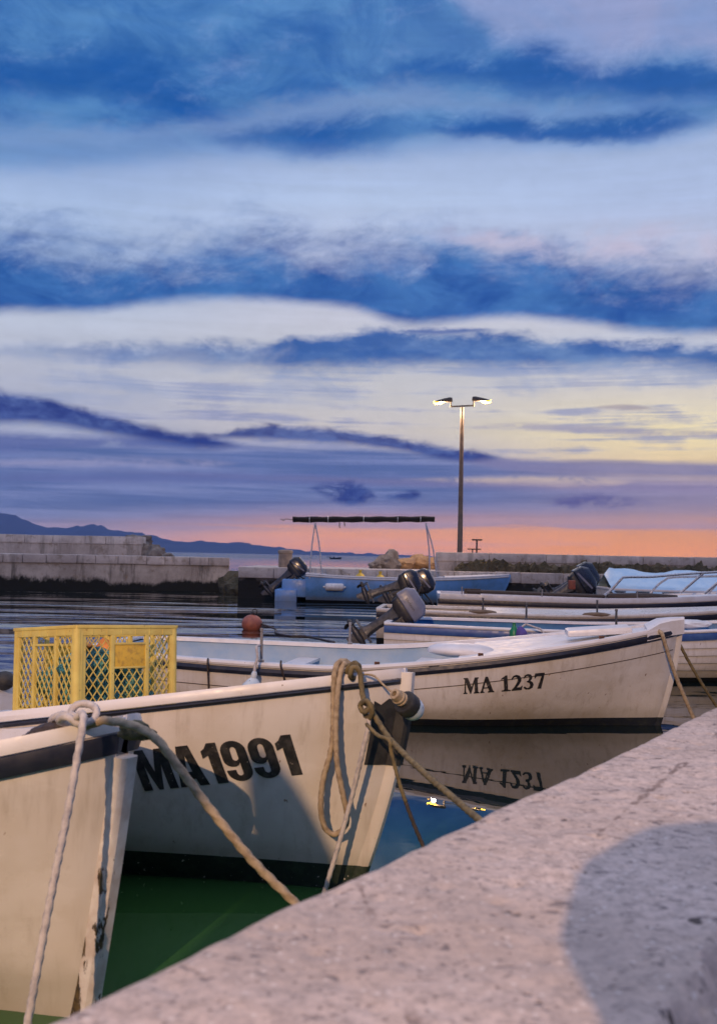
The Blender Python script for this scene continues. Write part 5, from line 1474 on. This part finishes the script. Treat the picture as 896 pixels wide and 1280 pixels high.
# fender on the bow
c = P(513, 884, 4.62)
root = empty('bow_fender', c, Vector((-.55, -.62, .5)).to_track_quat('Z', 'Y').to_euler()); root.scale = (.82, .82, .82); tag(root, 'black and white fender with rope eye hung on the MA1991 stem', 'fender', 'boat fenders')
mb = MB(); mb.lathe([(.02, -.075), (.045, -.07), (.062, -.045), (.066, -.02), (.066, 0)], 20); mb.build('fender_end', M['fender'], root)
mb = MB(); mb.lathe([(.064, .0), (.070, .01), (.070, .06), (.062, .072), (.03, .075)], 20); mb.build('rubber_band', M['black'], root)
mb = MB(); mb.lathe([(.030, .07), (.036, .09), (.034, .15), (.030, .17), (.016, .172), (.012, .12)], 16); mb.tube([(.034 * math.cos(a), .034 * math.sin(a), .10) for a in [k * PI / 8 for k in range(16)]], .008, 6, closed=True); mb.tube([(.034 * math.cos(a), .034 * math.sin(a), .125) for a in [k * PI / 8 for k in range(16)]], .008, 6, closed=True)
mb.build('rope_eye', M['rope'], root)
rope('fender_line', [P(436, 847, dk + .1), P(455, 843, dk), P(468, 845, dk - .04), P(480, 857, dk - .08), P(495, 869, dk - .12), P(505, 875, dk - .16)], .005, 'rope', 'thin line holding the black and white fender on the MA1991 bow', 'rope', 'ropes on the MA1991 bow', n=8)

# ------------------------------------------------------------------ ropes of the nearest boat
k_ = 3.34
def K(px, py, d=0.0):
    return P(px, py, k_ + d)
knotA = [K(64, 905, .10), K(68, 897, .05), K(82, 893, .0), K(98, 896, -.03), K(112, 904, -.02), K(104, 910, .04), K(86, 906, .04), K(74, 900, 0), K(84, 896, -.05), K(100, 905, -.06), K(118, 899, -.04), K(121, 887, -.02), K(110, 880, .0), K(97, 881, 0), K(89, 890, -.01), K(92, 900, -.05), K(103, 892, -.08),
         K(104, 905, -.12), K(99, 935, -.14), K(86, 1010, -.18), K(70, 1090, -.22), K(52, 1185, -.26), K(34, 1285, -.30), K(27, 1325, -.31)]
rope('mooring_rope', knotA, .0125, 'ropepale', 'pale twisted rope knotted on the nearest bow and hanging straight down', 'rope', 'mooring ropes', step=.012, n=12)
rope('mooring_rope', [K(96, 903, .03), K(112, 906, -.02), K(128, 901, -.04), K(150, 903, -.07), K(174, 910, -.10), K(196, 924, -.12), K(222, 957, -.12), K(262, 1010, -.12), K(316, 1076, -.10), K(370, 1130, -.08), K(420, 1185, -.06), K(458, 1240, -.05)], .0145, 'rope', 'thick beige rope curving from the nearest bow down to the right', 'rope', 'mooring ropes', step=.012, n=12)
rope('black_rope', [K(30, 927, .16), K(48, 915, .10), K(66, 909, .06), K(80, 906, .03)], .02, 'wetrope', 'short dark rope leading to the knot on the nearest bow', 'rope', n=10)
c = P(168, 913, 3.36)
mb = MB(); mb.blob((0, 0, 0), (.055, .035, .03), 12, .3, 1.8, 3, fine=.15); mb.blob((.03, .01, -.012), (.045, .03, .022), 14, .3, 1.8, 3, fine=.15)
tag(mb.build('rag_bundle', mat('mossy_rag', (0.20, 0.16, 0.09), 0.95, (0.06, 0.06, 0.035), 25, bump=.6, bscale=90), loc=c, auto=0), 'mossy rag bundled over the nearest bow beside the thick rope', 'rag')
part_box(bA, 'mooring_cleat', M['leggrey'], (-.34, 0, .93), (.16, .05, .05))

# ------------------------------------------------------------------ distant motor boat with a crew
p = G(419.5, 699.0, 0.0)
s_ = p.y / 570 
root = empty('distant_boat', (p.x, p.y, 0), (0, 0, R(4))); root.scale = (s_, s_, s_)
tag(root, 'tiny dark boat far out on the open sea', 'boat')
hh = Hull(6.8, 2.0, 1.25, .8, .9, rake=.5)
mb = MB()
for side in (-1, 1):
    mb.grid([[hh.pt(u, lerp(-.2, hh.sheer(u), k / 5), side) + Vector((3.4, 0, 0)) for k in range(6)] for u in US], True)
mb.grid([[Vector((hh.x(u, .7) + 3.4, sd * hh.half(u, .7, -.03), .7)) for sd in (-1, 0, 1)] for u in US], False)
mb.build('hull', M['darkmetal'], root)
mb = MB(); mb.box((-.9, 0, 1.1), (.7, .6, .8), None, .05); mb.box((-3.3, 0, 1.0), (.35, .3, .7), None, .05); mb.build('console', M['darkmetal'], root)
for x, y in ((-2.3, .3), (-1.7, -.3)):
    mb = MB(); mb.loft([[Vector((x + math.cos(a) * r, y + math.sin(a) * r * 1.3, z)) for a in [k * PI / 4 for k in range(8)]] for z, r in ((.7, .16), (1.0, .2), (1.3, .2), (1.5, .1), (1.54, .06), (1.6, .11), (1.72, .11), (1.78, .05))])
    mb.blob((x + .22, y, 1.15), (.2, .08, .08), 1, .1, 1, 2)
    oo = mb.build('person', M['darkmetal'], loc=(p.x + x * s_, p.y + y * s_, 0)); oo.scale = (s_, s_, s_)
    tag(oo, 'person in dark clothes sitting in the tiny far boat, ' + ('nearer its stern' if x < -2 else 'nearer its middle'), 'person', 'crew of the far boat')

# ------------------------------------------------------------------ air
def build_haze():
    m = bpy.data.materials.new('sea_haze'); m.use_nodes = True; nt = m.node_tree; nt.nodes.clear()
    v = nt.nodes.new('ShaderNodeVolumePrincipled'); v.inputs['Color'].default_value = (0.25, 0.42, 1.0, 1); v.inputs['Density'].default_value = HAZE
    v.inputs['Anisotropy'].default_value = 0.0
    o = nt.nodes.new('ShaderNodeOutputMaterial'); nt.links.new(v.outputs[0], o.inputs['Volume'])
    y0, y1, z0, z1 = -400.0, HAZE_FAR, -4.0, HAZE_TOP
    mb = MB(); mb.box((0, (y0 + y1) / 2, (z0 + z1) / 2), (24000, y1 - y0, z1 - z0))
    tag(mb.build('haze', m), kind='stuff')
if HAZE:
    build_haze()

# ------------------------------------------------------------------ camera and render settings
cam = bpy.data.cameras.new('camera'); co = bpy.data.objects.new('camera', cam); col.objects.link(co)
cam.sensor_fit = 'VERTICAL'; cam.sensor_height = 36; cam.sensor_width = 36; cam.lens = 36 * FP / 1280
cam.clip_start = 0.05; cam.clip_end = 40000
mx = Matrix((_RR, _UU, -_F)).transposed().to_4x4(); mx.translation = CAM
co.matrix_world = mx
cam.dof.use_dof = True; cam.dof.focus_distance = 8.5; cam.dof.aperture_fstop = 4.4
sc.camera = co
sc.render.resolution_x, sc.render.resolution_y = 716, 1024
sc.view_settings.view_transform = 'Standard'; sc.view_settings.look = 'None'
sc.view_settings.exposure = 0.0; sc.view_settings.gamma = 1.0; sc.view_settings.use_curve_mapping = False
sc.render.engine = 'CYCLES'
sc.cycles.use_denoising = True
sc.cycles.max_bounces = 6; sc.cycles.diffuse_bounces = 3; sc.cycles.glossy_bounces = 4; sc.cycles.volume_bounces = 0
sc.cycles.caustics_reflective = False; sc.cycles.caustics_refractive = False
sc.cycles.sample_clamp_indirect = 6.0
